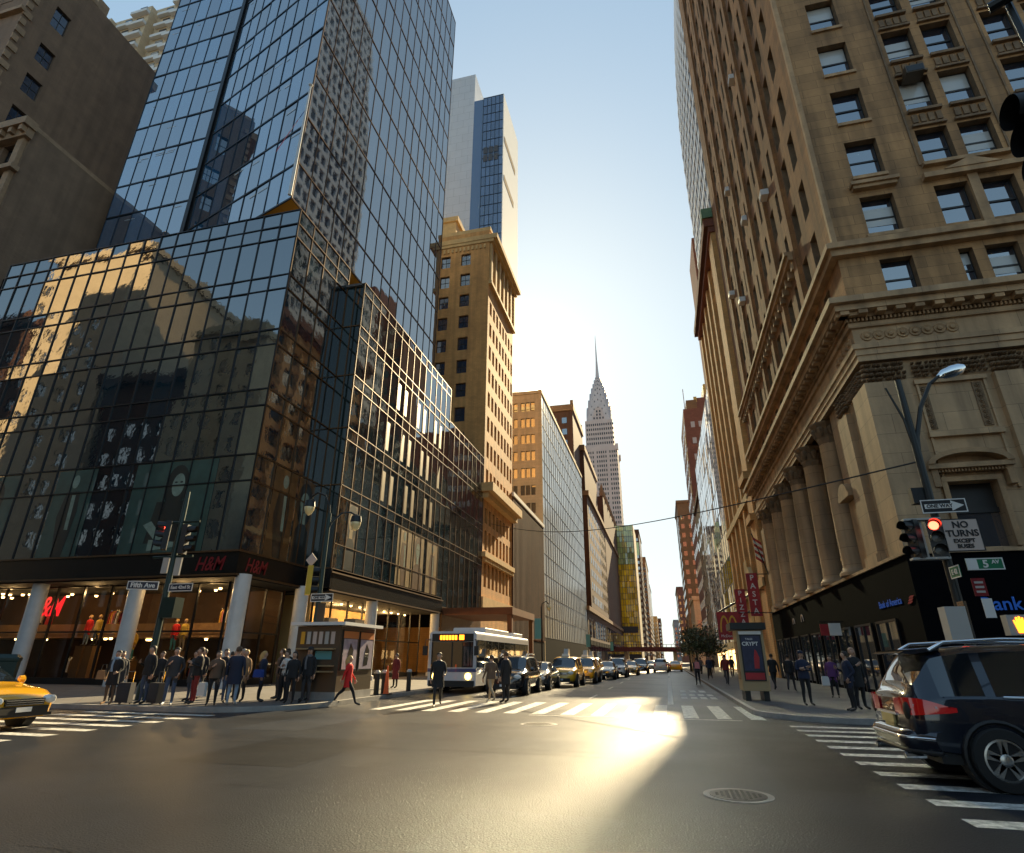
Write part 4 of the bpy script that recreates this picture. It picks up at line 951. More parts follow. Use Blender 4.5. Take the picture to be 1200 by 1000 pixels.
# ------------------------------------------------------------------ right: along the street
r2 = thing('ochre_pier_building', 'orange brown office building with flat piers and green copper cornice, next to the bank', 'building', (24, 73, 0))
FR = FN_(10.1); w = MB()
cc = [(65.0+i*4.4, 68.0+i*4.4) for i in range(5)]
rr = wall_holes(w, FR, 60.6, 87, 9, 50, cc, [(10.5+i*3.9, 13.2+i*3.9) for i in range(10)], .6)
w.box(10.1, 40, 60.6, 87, 0, 51, skip='n'); w.quad(FR, 60.6, 87, 0, 9); w.quad(FR, 60.6, 87, 50, 51); w.build('wall', 'ochre', r2)
windows(r2, rr, style='one')
w = MB()
w.fb(FR, 60.7, 63.8, 0, 50.9, 0, .5)
for i in range(6): w.cut(); w.fb(FR, 63.9+i*4.4 if i else 63.9, 64.9+i*4.4, 9, 50, 0, .35)
build_each(w, 'pier', 'ochre', r2)
w = MB(); w.box(8.9, 12, 60.4, 87.4, 51, 52.2); w.box(9.4, 12, 60.5, 87.2, 50.2, 51); w.build('cornice', 'rust_brick', r2)
w = MB(); w.box(8.8, 12, 60.2, 61.6, 52.2, 53.6); w.build('gutter', 'verdigris', r2)
w = MB(); w.fb(FR, 60.7, 87, 8.2, 9.0, 0, .7); w.fb(FR, 60.7, 87, 17.4, 18.2, 0, .5); w.prism(FR, [(66, 9.6), (70, 9.6), (68, 11)], .5, .9); w.build('band_course', 'ochre_trim', r2)
w = MB(); w.fb(FR, 69.6, 72, 4, 12, .62, .7); w.build('lit_window', 'lit_warm2' if 'lit_warm2' in M else 'gold', r2)
r2b = thing('arched_annexe', 'narrow brown stone shop house with red banner signs beside the bank base', 'building', (20, 62, 0))
w = MB(); w.box(9.7, 12, 60.4, 64.6, .14, 19.5); w.fb(FN_(9.7), 60.9, 64.1, 14.6, 15.3, 0, .5); w.fb(FN_(9.7), 60.5, 64.5, 18.8, 19.6, 0, .6); w.build('wall', 'ochre', r2b)
w = MB(); w.quad(FN_(9.7), 61.2, 63.9, 9.4, 14.2, .02); w.quad(FN_(9.7), 61.2, 63.9, .4, 3.6, .02); w.build('window', 'win_glass', r2b)

r3 = thing('lattice_tower', 'very tall white gridded tower with curved profile rising behind the ochre building', 'skyscraper', (26, 85, 0))
def xl(z): return 12.6 if z < 100 else 12.6 + ((z-100)/50.)**1.6*3.2
w = MB(); n_ = [40+i*4.0 for i in range(33)]
for i in range(len(n_)-1):
    z0, z1 = n_[i], n_[i+1]; w.face([(xl(z0), 70, z0), (xl(z0), 97, z0), (xl(z1), 97, z1), (xl(z1), 70, z1)], 0)
    w.face([(xl(z0), 97, z0), (40, 97, z0), (40, 97, z1), (xl(z1), 97, z1)], 0); w.face([(xl(z0), 70, z0), (40, 70, z0), (40, 70, z1), (xl(z1), 70, z1)], 0)
w.build('glazing', 'line_dark', r3)
w = MB()
for z in n_: w.box(xl(z)-.45, xl(z)+.1, 69.8, 97.3, z-.6, z+.6)
for i in range(len(n_)-1):
    z0, z1 = n_[i], n_[i+1]; d0, d1 = xl(z0), xl(z1)
    for j in range(13):
        y = 70+j*2.2
        k = len(w.v); w.v += [(d0-.4, y, z0), (d0-.4, y+.7, z0), (d0+.1, y+.7, z0), (d0+.1, y, z0), (d1-.4, y, z1), (d1-.4, y+.7, z1), (d1+.1, y+.7, z1), (d1+.1, y, z1)]
        for q_ in ((0, 1, 5, 4), (1, 2, 6, 5), (3, 0, 4, 7)): w.f.append(tuple(k+i_ for i_ in q_)); w.m.append(0)
w.build('lattice', 'lattice', r3)
w = MB(); w.box(13, 40, 70, 97, 0, 40); w.build('base', 'lattice', r3)

r4 = thing('sliver_tower', 'slim dark red brick tower between the lattice tower and the stepped tower', 'skyscraper', (15, 112, 0))
w = MB(); w.box(13.3, 24, 110, 122, 0, 89); w.build('wall', 'rust_brick', r4)
rr = [(FW_(110), 14.2+i*1.2, 14.9+i*1.2, z, z+1.6, -.02) for i in range(3) for z in range(46, 86, 4)]; windows(r4, rr, style='plain')
r6 = thing('mirror_building', 'mirror glass street front that reflects sky and wavy buildings, beyond the ochre building', 'building', (24, 112, 0))
w = MB(); w.box(10.3, 24, 87.4, 135, 0, 42.6); w.build('core', 'line_dark', r6)
curtain(r6, FR, lin(87.3, 135.2, 16), lin(4.2, 43, 10), 'sky_glass', 'pale_panel', .05, .03, .02)
w = MB(); w.fb(FR, 87.3, 135.2, 3.2, 4.2, -.2, .3); w.build('fascia', 'cream_stone', r6)
for i in range(8): w = MB(); w.quad(FR, 88+i*5.9, 92.4+i*5.9, .3, 3.1, .02); w.build('lit_shop_front', 'lit_shop', r6) if 'lit_shop' in M else w.build('lit_shop_front', 'gold', r6)
r7 = thing('stepped_tower', 'dark brown stepped brick tower with painted sunlit upper edges, right of the vanishing point', 'skyscraper', (18, 175, 0))
w = MB(); w.box(10.9, 36, 165, 190, 0, 71); w.box(12.3, 22, 172, 190, 71, 76); w.box(15.5, 22.5, 178, 190, 76, 80); w.box(19.2, 23, 180, 190, 80, 85); w.build('wall', 'rust_brick', r7)
w = MB(); w.box(19.0, 23.2, 179.8, 180, 82, 85.5); w.box(18.9, 19.2, 180, 189, 82, 85.4); w.box(15.3, 16.3, 177.8, 178, 76.2, 80.4); w.box(14.6, 18, 171.8, 172, 66, 71.4)
for z in (45, 50, 55, 60): w.box(10.7, 10.9, 166, 168.5, z, z+3)
w.build('sunlit_gold_patch', 'gold', r7)  # sunlit bits of the brick painted on as gold strips
rr = [(FW_(165), 12.6+i*2.2, 13.7+i*2.2, z, z+1.8, -.02) for i in range(4) for z in range(10, 66, 5)] + [(FN_(10.9), y, y+1.6, z, z+2, -.02) for y in range(167, 188, 4) for z in range(10, 68, 5)]
windows(r7, rr, style='plain', mats=('win_blind',))
w = MB(); w.box(12, 15, 165.5, 168, 71, 74); w.tube([(11.5, 166, 71), (11.5, 166, 78)], .1, 5); w.build('roof_gear', 'ltbrown', r7)
far('slim_brick_tower', 'slim light brown tower set close to the dark stepped tower', 10.1, 20, 266, 300, 67.6, 'ltbrown')
far('far_brick_tower', 'small red brick tower farthest along the right side', 10.1, 24, 420, 470, 46.6, 'rust_brick')
far('cream_house', 'low cream stone house with parapet behind the street tree', 10.1, 24, 212, 240, 20.5, 'cream_stone')
far('dark_house', 'plain brown building between the mirror front and the stepped tower', 10.6, 30, 138, 162, 38, 'brown_tower')
far('end_house', 'pale far house closing the right side of the street', 8.5, 24, 600, 700, 36, 'far_grey')
# hidden neighbours that close the gaps between street fronts
# ------------------------------------------------------------------ across the avenue (behind the camera, mirrored in the podium glass)
def opposite(name, label, X0, X1, Y0, Y1, Z, mt, cw, pitch, n):
    o = thing(name, label, 'building', ((X0+X1)/2, (Y0+Y1)/2, 0)); w = MB(); F = FE_(Y1); cols = []
    x = X0+1.2
    while x+cw < X1-.6: cols.append((x, x+cw)); x += pitch
    rr = wall_holes(w, F, X0, X1, 0, Z, cols, [(4+i*3.9, 6.2+i*3.9) for i in range(n)], .3); w.box(X0, X1, Y0, Y1, 0, Z, skip='e'); w.build('wall', mt, o)
    windows(o, rr, style='plain', limit=0); w = MB(); w.box(X0-.5, X1+.5, Y0, Y1+.8, Z, Z+1.4); w.build('cornice', mt, o)
opposite('opposite_house', 'cream block across the avenue mirrored in the podium', -99, -80, -40, -8, 66, 'cream_brick', 1.3, 6.2, 15)
opposite('opposite_dark_house', 'dark block across the avenue mirrored in the podium', -79.5, -66, -40, -8.5, 40, 'brown_tower', 1.4, 3, 8)
opposite('opposite_tan_house', 'tan block with many windows across the avenue', -65.5, -53, -40, -8, 46, 'cream_stone', 1.3, 2.9, 11)
opposite('opposite_low_house', 'low dark block at the street corner across the avenue', -45.5, -22, -40, -9, 22, 'brown_tower', 1.4, 3, 4)
opposite('opposite_end_house', 'dark block far up the avenue on the other side', -140, -100, -40, -8, 55, 'brown_tower', 1.4, 4, 12)
opposite('opposite_bank_side', 'stone block across the avenue on the bank side', 10, 60, -50, -8, 16, 'rooftop', 1.5, 4, 3)
# ------------------------------------------------------------------ street furniture
def shade_head(o, x, y, z):                # teardrop lamp with its curled bracket end
    h = MB(); h.lathe((x, y, z), [(.05, .42), (.2, .34), (.24, .1), (.2, .06)], 14); h.build('lamp_cap', 'pole_black', o)
    g = MB(); g.lathe((x, y, z), [(.02, -.3), (.13, -.22), (.21, -.04), (.22, .06), (.2, .1)], 14); g.build('lamp_globe', 'lamp_globe', o, smooth=50)
def signal(o, P, face, red=False, back='sig_black', visors=True):
    """three-lens traffic signal head; P = centre, face = direction it faces (x, y)"""
    f = Vector((face[0], face[1], 0)).normalized(); F = Fr(P, (-f.y, f.x, 0), f); w = MB()
    w.fb(F, -.19, .19, -.58, .58, -.2, 0); hd = w.build('signal_housing', back, o)
    for k, z in enumerate((.38, 0, -.38)):
        l = MB(); l.lathe(F.P(0, z, .0), [(.13, 0), (.13, .02), (.02, .03)], 14, ax=f); l.build('lens', 'lit_red' if (red and k == 0) else 'lens_dark', hd)
        v = MB(); k0 = len(v.v); n = 12
        for c, r in ((0, .17), (.3, .17)):
            for j in range(n+1): t = math.pi*(-.12+1.24*j/n); v.v.append(tuple(F.P(math.cos(t)*r, z+math.sin(t)*r, c*(1 if j not in (0, n) else .6))))
        for j in range(n): v.f.append((k0+j, k0+j+1, k0+n+2+j, k0+n+1+j)); v.m.append(0)
        v.build('visor', 'sig_black', hd)
def plate_sign(o, F, a, z, w, h, c, bgm, rim, name='sign_panel'):
    s = MB(); s.fb(F, a-w/2, a+w/2, z-h/2, z+h/2, c, c+.02, 0)
    for q in ((a-w/2, a+w/2, z+h/2-.03, z+h/2), (a-w/2, a+w/2, z-h/2, z-h/2+.03), (a-w/2, a-w/2+.03, z-h/2+.03, z+h/2-.03), (a+w/2-.03, a+w/2, z-h/2+.03, z+h/2-.03)): s.fb(F, *q, c+.02, c+.026, 1)
    return s.build(name, (bgm, rim), o)
# street name pole at the left
x, y = -18.9, 19.4
sp = thing('signal_pole', 'dark signal pole with street name signs and a red light among the waiting crowd', 'traffic light', (x, y, .14))
p = MB(); p.lathe((x, y, .14), [(.26, 0), (.26, .5), (.16, .7), (.13, 1), (.1, 7.3), (.08, 7.9)], 12); p.build('pole', 'pole_green', sp, smooth=40)
p = MB(); p.tube([(x-1.0, y, 6.75), (x+.9, y, 6.75)], .05, 6); p.tube([(x-1.0, y, 5.35), (x+.9, y, 5.35)], .05, 6); p.build('bracket', 'pole_green', sp)
signal(sp, (x-.55, y-.2, 6.2), (-.75, -.65), red=True); signal(sp, (x+.55, y-.1, 6.0), (.95, .3))
Fb = Fr((x, y-.16, 0), (1, 0, 0), (0, -1, 0))
s = plate_sign(sp, Fr((x-.1, y-.14, 0), Vector((.93, .36, 0)), Vector((.36, -.93, 0))), -.72, 4.2, 1.15, .32, 0, 'sign_blue', 'sign_white', 'street_name_sign')
t = MB(); t.text(Fr((x-.1, y-.14, 0), Vector((.93, .36, 0)), Vector((.36, -.93, 0))), 'Fifth Ave', -.72, 4.2, .25, .03, bold=.006); t.build('lettering', 'sign_white', s)
s = plate_sign(sp, Fr((x+.1, y-.14, 0), (1, 0, 0), (0, -1, 0)), .68, 4.12, 1.1, .3, .0, 'sign_blue', 'sign_white', 'street_name_sign')
t = MB(); t.text(Fr((x+.1, y-.14, 0), (1, 0, 0), (0, -1, 0)), 'East 42nd St', .68, 4.12, .18, .03, bold=.003); t.build('lettering', 'sign_white', s)
b = MB(); b.box(x-.45, x-.16, y-.05, y+.02, 4.7, 5.32); b.box(x+.16, x+.44, y-.05, y+.02, 4.6, 5.3); b.build('notice_board', 'sig_grey', sp)
b = MB(); b.box(x+.12, x+.75, y-.25, y+.2, 3.0, 3.75); b.box(x+.5, x+.7, y-.27, y-.25, 3.1, 3.6); b.build('control_box', 'pole_green', sp)
# twin arm lamp post
x, y = -13.5, 21.6
lp = thing('street_lamp', 'tall black twin curved arm street lamp with one way sign, left of the newsstand', 'street lamp', (x, y, .14))
p = MB(); p.lathe((x, y, .14), [(.3, 0), (.3, .15), (.24, .3), (.2, 1.1), (.13, 1.3), (.1, 4), (.085, 7.2)], 12); p.build('post', 'pole_green', lp, smooth=40)
p = MB(); p.tube([(x, y, 7.2), (x-.06, y, 7.7), (x-.3, y, 8.15), (x-.68, y, 8.3), (x-.98, y, 8.12), (x-1.02, y, 7.95)], .045, 8); p.tube([(x, y, 6.6), (x+.12, y+.1, 7.0), (x+.42, y+.3, 7.4), (x+.75, y+.45, 7.45), (x+.98, y+.55, 7.3)], .04, 8)
p.tube([(x-.98, y, 8.1), (x-.8, y, 7.95), (x-.85, y, 7.8)], .025, 6); p.build('arm', 'pole_black', lp)
shade_head(lp, x-1.02, y, 7.6); shade_head(lp, x+.98, y+.55, 6.95)
q = MB(); q.fb(Fr((x-.45, y-.12, 5.5), (.707, 0, .707), (0, -1, 0)), -.22, .22, 0, .0, 0, .02); F45 = Fr((x-.5, y-.1, 0), (1, 0, 0), (0, -1, 0)); q = MB(); q.prism(F45, [(0, 5.1), (.26, 5.38), (0, 5.66), (-.26, 5.38)], 0, .02); q.build('diamond_sign', 'sign_tan', lp)
signal(lp, (x-.38, y-.1, 4.55), (.8, .6), back='sig_yellow')
s = plate_sign(lp, F45, .75, 3.85, 1.0, .32, .08, 'sign_black', 'sign_white', 'one_way_sign')
t = MB(); t.prism(F45, [(.32, 3.79), (.9, 3.79), (.9, 3.73), (1.18, 3.85), (.9, 3.97), (.9, 3.91), (.32, 3.91)], .107, .113, 0); t.text(F45, 'ONE WAY', .66, 3.85, .12, .116, m=1, bold=.003); t.build('arrow', ('sign_white', 'sign_black'), s)
q = MB(); q.fb(F45, .58, .92, 2.95, 3.65, .02, .05); q.build('notice_panel', 'kiosk_metal', lp)
# right hand corner pole
x, y = 8.4, 20.2
rp = thing('signal_pole', 'tall black corner pole with cobra lamp and no turns sign before the stone bank', 'traffic light', (x, y, .14))
p = MB(); p.lathe((x, y, .14), [(.28, 0), (.28, .6), (.16, .9), (.13, 2), (.11, 7.4), (.09, 10.3)], 12); p.build('pole', 'pole_black', rp, smooth=40)
p = MB(); p.tube([(x, y, 7.6), (x+.12, y, 8.4), (x+.45, y, 9.4), (x+.9, y, 10.2), (x+1.35, y, 10.55)], [.08, .075, .07, .06, .05], 8); p.tube([(x-.02, y, 7.7), (x-.12, y, 9.0), (x-.42, y, 10.2)], [.06, .04, .03], 6); p.build('arm', 'pole_black', rp)
p = MB(); p.lathe((x+1.65, y, 10.6), [(.05, -.5), (.17, -.3), (.22, 0), (.2, .25), (.08, .42)], 12, ax=(1, 0, .35), sy=1., sx=.55); p.build('lamp_head', 'chrome', rp, smooth=50)
Fq = Fr((x, y-.14, 0), (1, 0, 0), (0, -1, 0))
s = plate_sign(rp, Fq, .22, 6.02, 1.22, .42, .06, 'sign_black', 'sign_white', 'one_way_sign')
t = MB(); t.prism(Fq, [(-.3, 5.95), (.42, 5.95), (.42, 5.86), (.76, 6.02), (.42, 6.18), (.42, 6.09), (-.3, 6.09)], .087, .093, 0); t.text(Fq, 'ONE WAY', .1, 6.02, .15, .096, m=1, bold=.004); t.build('arrow', ('sign_white', 'sign_black'), s)
s = plate_sign(rp, Fq, .5, 5.12, .98, .98, .06, 'sign_tan', 'sign_black', 'no_turns_sign')
t = MB(); t.text(Fq, 'NO', .5, 5.42, .27, .09, bold=.006); t.text(Fq, 'TURNS', .5, 5.16, .27, .09, bold=.006); t.text(Fq, 'EXCEPT', .5, 4.94, .16, .09, bold=.005); t.text(Fq, 'BUSES', .5, 4.78, .16, .09, bold=.005); t.build('lettering', 'sign_black', s)
b = MB(); b.box(x-1.0, x+.0, y-.32, y-.05, 5.6, 5.66); b.box(x-1.0, x+.0, y-.32, y-.05, 4.42, 4.48); b.box(x-.62, x-.5, y-.2, y-.1, 4.42, 5.66); b.build('bracket', 'sig_grey', rp)
b = MB(); b.box(x-.45, x-.05, y+.02, y+.3, 6.2, 6.7); b.build('junction_box', 'sig_black', rp)
signal(rp, (x-.86, y-.22, 5.04), (-.88, -.47)); signal(rp, (x-.22, y-.28, 5.04), (-.25, -.97), red=True)
s = plate_sign(rp, Fq, .85, 4.25, .95, .34, .06, 'sign_green', 'sign_white', 'avenue_sign')
t = MB(); t.fb(Fq, .38, .66, 4.1, 4.4, .087, .092, 0); t.text(Fq, '5', .86, 4.24, .3, .09, bold=.008); t.text(Fq, 'AV', 1.12, 4.3, .15, .09, bold=.004); t.build('lettering', 'sign_white', s)
s = plate_sign(rp, Fr((x-.05, y-.2, 0), (0, 1, 0), (-1, 0, 0)), -.35, 4.0, .62, .34, .04, 'sign_green', 'sign_white', 'street_sign')
t = MB(); t.text(Fr((x-.05, y-.2, 0), (0, -1, 0), (-1, 0, 0)), 'E 42', .35, 4.0, .2, .07, bold=.004); t.build('lettering', 'sign_white', s)
s = MB(); s.fb(Fq, .38, .72, 3.35, 3.85, .06, .08); s.build('parking_sign', 'red_dull', rp)
t = MB()
for k in range(3): t.fb(Fq, .44, .66, 3.44+k*.13, 3.5+k*.13, .08, .086)
t.build('lettering', 'sig_grey', rp)
s = MB(); s.fb(Fq, .5, .76, 2.75, 3.28, .06, .08); s.build('white_sign', 'sign_white', rp)
b = MB(); b.box(x-.62, x-.1, y-.55, y-.1, 2.15, 3.05); b.build('control_cabinet', 'sig_grey', rp); b = MB(); b.box(x-.1, x-.02, y-.5, y-.1, 2.1, 3.2); b.build('cabinet_rail', 'chrome', rp)
b = MB(); b.fb(Fq, .92, 1.58, 2.28, 2.82, -.1, .2, 0); b.build('walk_signal', 'sig_grey', rp)
b = MB(); b.prism(Fq, [(1.12, 2.34), (1.3, 2.34), (1.36, 2.5), (1.4, 2.58), (1.36, 2.61), (1.31, 2.56), (1.31, 2.74), (1.27, 2.74), (1.25, 2.6), (1.24, 2.77), (1.2, 2.77), (1.19, 2.6), (1.17, 2.75), (1.13, 2.75), (1.12, 2.58), (1.09, 2.68), (1.06, 2.67)], .2, .212, 0); b.build('lit_hand', 'lit_orange', rp)
# near signal hanging at the top right and its mast
x, y = 4.84, 6.2
ns = thing('hanging_signal', 'black hooded traffic signal hanging close to the camera at the top right corner', 'traffic light', (x, y, 7.6))
def nearvis():
    F = Fr((x, y, 7.2), (0, 1, 0), (-1, 0, 0)); w = MB(); w.box(x, x+.22, y-.19, y+.19, 6.55, 7.85); hd = w.build('signal_housing', 'sig_black', ns)
    for z in (.42, 0, -.42):
        v = MB(); k0 = 0; n = 18
        for c, r in ((0, .2), (.36, .2)):
            for j in range(n+1): t = math.pi*(-.3+1.6*j/n); v.v.append(tuple(F.P(math.cos(t)*r, z+math.sin(t)*r, c)))
        for j in range(n): v.f.append((j, j+1, n+2+j, n+1+j)); v.m.append(0)
        v.build('visor', 'sig_black', hd, smooth=60); l = MB(); l.lathe(F.P(0, z, 0), [(.19, 0), (.19, .02)], 16, ax=F.n); l.build('lens', 'lens_dark', hd)
nearvis()
p = MB(); p.tube([(x+.12, y, 7.85), (x+.12, y, 9.4)], .04, 8); p.tube([(x-.1, y, 9.4), (9.5, y-3, 9.4)], .07, 8); p.tube([(9.5, y-3, .0), (9.5, y-3, 9.7)], .12, 10); p.build('mast_arm', 'pole_black', ns)
# span wire over the street
wr = MB(); A, B_ = Vector((8.4, 20.2, 7.55)), Vector((-20.4, 70, 17.6)); pts = [A.lerp(B_, i/24) - Vector((0, 0, 1.6*math.sin(math.pi*i/24))) for i in range(25)]
wr.tube(pts, .028, 5); tag(wr.build('span_wire', 'cable'), 'thin black cable spanning the street from the corner pole to the ochre building', 'cable')
# newsstand kiosk on the left
nk = thing('newsstand', 'dark newsstand kiosk with flat bright roof edge and two lit posters, left kerb', 'kiosk', (-13.1, 22.6, .14))
x0, x1, y0, y1 = -14.0, -12.1, 21.2, 24.0
c = MB(); c.box(x0, x1, y0, y1, .3, 2.75); c.build('body', 'kiosk_metal', nk)
c = MB(); c.box(x0-.03, x1+.03, y0-.03, y1+.03, .14, .42); c.build('plinth', 'kerb', nk)
c = MB(); c.box(x0-.2, x1+.25, y0-.2, y1+.25, 2.78, 2.9); c.build('roof', 'white_trim', nk)
c = MB(); c.box(x0+.4, x0+1.0, y0+.5, y0+1.2, 2.9, 3.1); c.box(x0+1.4, x0+1.9, y0+1, y0+1.8, 2.9, 3.08); c.build('roof_vent', 'kiosk_metal', nk)
Fk = FS_(x1)
for a in (21.35, 22.7): c = MB(); c.fb(Fk, a, a+1.2, 1.15, 2.62, .0, .04, 1); c.quad(Fk, a+.06, a+1.14, 1.2, 2.3, .045, 0); c.fb(Fk, a+.02, a+1.18, 2.32, 2.58, .04, .055, 2); c.prism(Fk, [(a+.4, 1.3), (a+.75, 1.35), (a+.85, 1.9), (a+.6, 2.15), (a+.45, 1.8)], .046, .052, 1); c.build('poster', ('poster_lilac', 'poster_dark', 'soft_orange'), nk)
Fk2 = FW_(y0)
for k in range(6): c = MB(); c.fb(Fk2, x0+.2+k*.26, x0+.36+k*.26, 2.1, 2.55, 0, .03); c.build('magazine', RND.choice(('sign_tan', 'shop_yellow', 'poster_lilac', 'sig_grey')), nk)
c = MB(); c.fb(Fk2, x0+.9, x0+1.6, 1.55, 1.85, 0, .03); c.build('lit_panel', 'banner', nk)
for z in (1.1, 1.3, 1.9): c = MB(); c.fb(Fk2, x0+.15, x1-.15, z, z+.05, 0, .22); c.build('shelf', 'kiosk_tan', nk)
# phone kiosk with poster on the right pavement
pk = thing('phone_kiosk', 'tan poster kiosk on dark feet at the right kerb with a dark red film poster', 'kiosk', (3.2, 26.6, .14))
x0, x1, y0 = 2.75, 3.75, 26.0
c = MB(); c.box(x0, x1, y0, y0+1.3, .5, 2.72); c.build('body', 'kiosk_tan', pk)
c = MB(); c.box(x0-.22, x1+.12, y0-.15, y0+1.45, 2.74, 3.0); c.build('roof', 'pole_black', pk)
for xx in (x0+.06, x1-.26): c = MB(); c.box(xx, xx+.2, y0+.1, y0+1.2, .14, .5); c.build('foot', 'pole_black', pk)
Fp = FW_(y0); c = MB(); c.fb(Fp, x0+.1, x1-.1, .85, 2.55, .0, .03, 1); c.quad(Fp, x0+.15, x1-.15, 1.22, 2.5, .035, 0); c.fb(Fp, x0+.15, x1-.15, .9, 1.15, .03, .04, 2); c.fb(Fp, x0+.08, x1-.08, 2.56, 2.68, .0, .05, 3)
c.prism(Fp, [(x0+.52, 1.3), (x0+.7, 1.3), (x0+.74, 1.7), (x0+.66, 1.95), (x0+.6, 2.0), (x0+.54, 1.7)], .036, .042, 2); c.text(Fp, 'CRYPT', x0+.46, 2.2, .2, .045, m=3, bold=.004); c.text(Fp, 'TALES', x0+.44, 2.38, .1, .045, m=3)
c.build('poster', ('poster_blue', 'sig_black', 'shop_red', 'sign_white'), pk)
c = MB(); c.fb(FN_(x0), y0+.2, y0+1.1, .9, 2.3, 0, .02); c.build('phone_bay', 'ltbrown', pk)
# banners and signs of the shops on the right
def hanging(name, label, x, y, z0, z1, w, txt, sz):
    o = thing(name, label, 'shop sign', (x, y, z0)); c = MB(); c.box(x-w, x, y-.08, y+.08, z0, z1); c.build('panel', 'shop_red', o)
    if txt:
        c = MB(); n = len(txt)
        for i, ch in enumerate(txt): c.text(FW_(y-.09), ch, x-w/2, z1-(i+.6)*(z1-z0)/(n+.2), sz, .0, bold=.01)
        c.build('lettering', 'sign_white', o)
    c = MB(); c.tube([(x-w, y, z1-.1), (10.0, y, z1-.1)], .04, 5); c.build('bracket', 'black_metal', o); return o
hanging('banner_sign', 'tall narrow red banner reading PASTA beside the bank base', 8.9, 60.0, 5.4, 9.3, 1.0, 'PASTA', .7)
hanging('banner_sign', 'red banner reading PIZZA just left of the PASTA banner', 7.8, 61.5, 4.6, 8.0, .95, 'PIZZA', .62)
o = hanging('box_sign', 'square red restaurant sign with golden arched letter M', 6.6, 58.5, 3.3, 5.7, 1.9, '', .5)
c = MB(); Fm = FW_(58.4)
for s_ in (-1, 1):
    outer = [(5.65+s_*.36+.42*math.cos(t), 3.95+1.45*math.sin(t)) for t in lin(0, math.pi, 12)]; inner = [(5.65+s_*.36+.28*math.cos(t), 3.95+1.25*math.sin(t)) for t in lin(math.pi, 0, 12)]; c.prism(Fm, outer+inner, .0+.01*(s_+1), .03+.01*(s_+1))
c.build('emblem', 'shop_yellow', o); c = MB(); c.text(Fm, "McDonald's", 5.65, 3.62, .32, .02); c.build('lettering', 'sign_white', o)
aw = thing('shop_awning', 'dark sloping awning rod and flag pole over the right pavement', 'awning', (8, 70, 6)); c = MB(); c.tube([(9.9, 66, 8.5), (6.2, 76, 6.8)], .12, 6); c.tube([(9.9, 70, 7.0), (8.2, 80, 6.0)], .1, 6); c.build('pole', 'black_metal', aw)
fg = thing('flag', 'small striped flag on a slanted staff fixed to the end of the bank', 'flag', (9.6, 58.5, 9)); c = MB(); c.tube([(9.9, 59, 8.6), (8.6, 57.5, 12.6)], .05, 6); c.build('staff', 'pole_black', fg)
c = MB()
for i in range(7): c.face([(8.65+.02*i, 57.55+.1*i, 12.3-.28*i), (9.4+.02*i, 57.9+.1*i, 11.8-.28*i), (9.42+.02*i, 57.95+.1*i, 11.55-.28*i), (8.67+.02*i, 57.6+.1*i, 12.05-.28*i)], i % 2)
c.build('cloth', ('flag_red', 'flag_white'), fg)
# flag and pole on the left corner of the tower
fg = thing('flag', 'red and white flag hanging from a pole in front of the tower corner', 'flag', (-21.2, 25.4, 29)); c = MB(); c.lathe((-20.0, 23.2, 27.9), [(.11, 0), (.06, 9), (.05, 9.4)], 8); c.lathe((-20.0, 23.2, 37.3), [(.02, 0), (.14, .1), (.14, .2), (.02, .32)], 8); c.build('pole', 'white_col', fg)
c = MB()
for i in range(9): c.face([(-20.05-.1*i, 23.2, 35.2-.2*i), (-20.75-.12*i, 23.3, 34.2-.25*i), (-20.8-.12*i, 23.3, 33.9-.25*i), (-20.1-.1*i, 23.2, 34.98-.2*i)], (0, 1)[i % 2] if i > 2 else 2)
c.build('cloth', ('flag_red', 'flag_white', 'flag_blue'), fg)
# small things on the left pavement
for i, (bx, by, lab) in enumerate(((-12.25, 24.9, 'dark steel bollard nearest the newsstand'), (-12.3, 25.7, 'dark steel bollard just behind the first one'), (-12.2, 28.2, 'dark steel bollard closest to the bus'))):
    if i == 0:
        bo = thing('bollard', lab, 'bollard', (bx, by, .14), 0, 'bollards on the left kerb'); c = MB(); c.lathe((0, 0, 0), [(.11, 0), (.11, .85)], 12); c.build('post', 'pole_black', bo, world=False); c = MB(); c.lathe((0, 0, .85), [(.13, 0), (.13, .06), (.08, .13)], 12); c.build('cap', 'sig_grey', bo, world=False)
    else: dup(bo, (bx, by, .14), 0, lab)
cn_ = thing('traffic_cone', 'tall orange traffic cone between the bollards', 'traffic cone', (-12.0, 25.35, .14)); c = MB(); c.lathe((-12, 25.35, .14), [(.14, .04), (.12, .06), (.03, 1.15), (.02, 1.16)], 12); c.build('cone', 'cone', cn_); c = MB(); c.box(-12.2, -11.8, 25.15, 25.55, .14, .18); c.build('foot', 'cable', cn_)
bn = thing('recycling_bin', 'large dark green recycling bin with white lettering marks, behind the yellow cab', 'bin', (-27.2, 20.3, .14)); c = MB(); c.lathe((-27.2, 20.3, .14), [(.62, 0), (.66, 1.25), (.7, 1.3), (.7, 1.4), (.5, 1.55)], 4); c.build('body', 'bin_green', bn)
c = MB()
for k in range(5): c.box(-26.95-.05*(k % 2), -26.7, 19.78, 19.8, .5+k*.16, .57+k*.16)
c.build('marking', 'sign_white', bn)
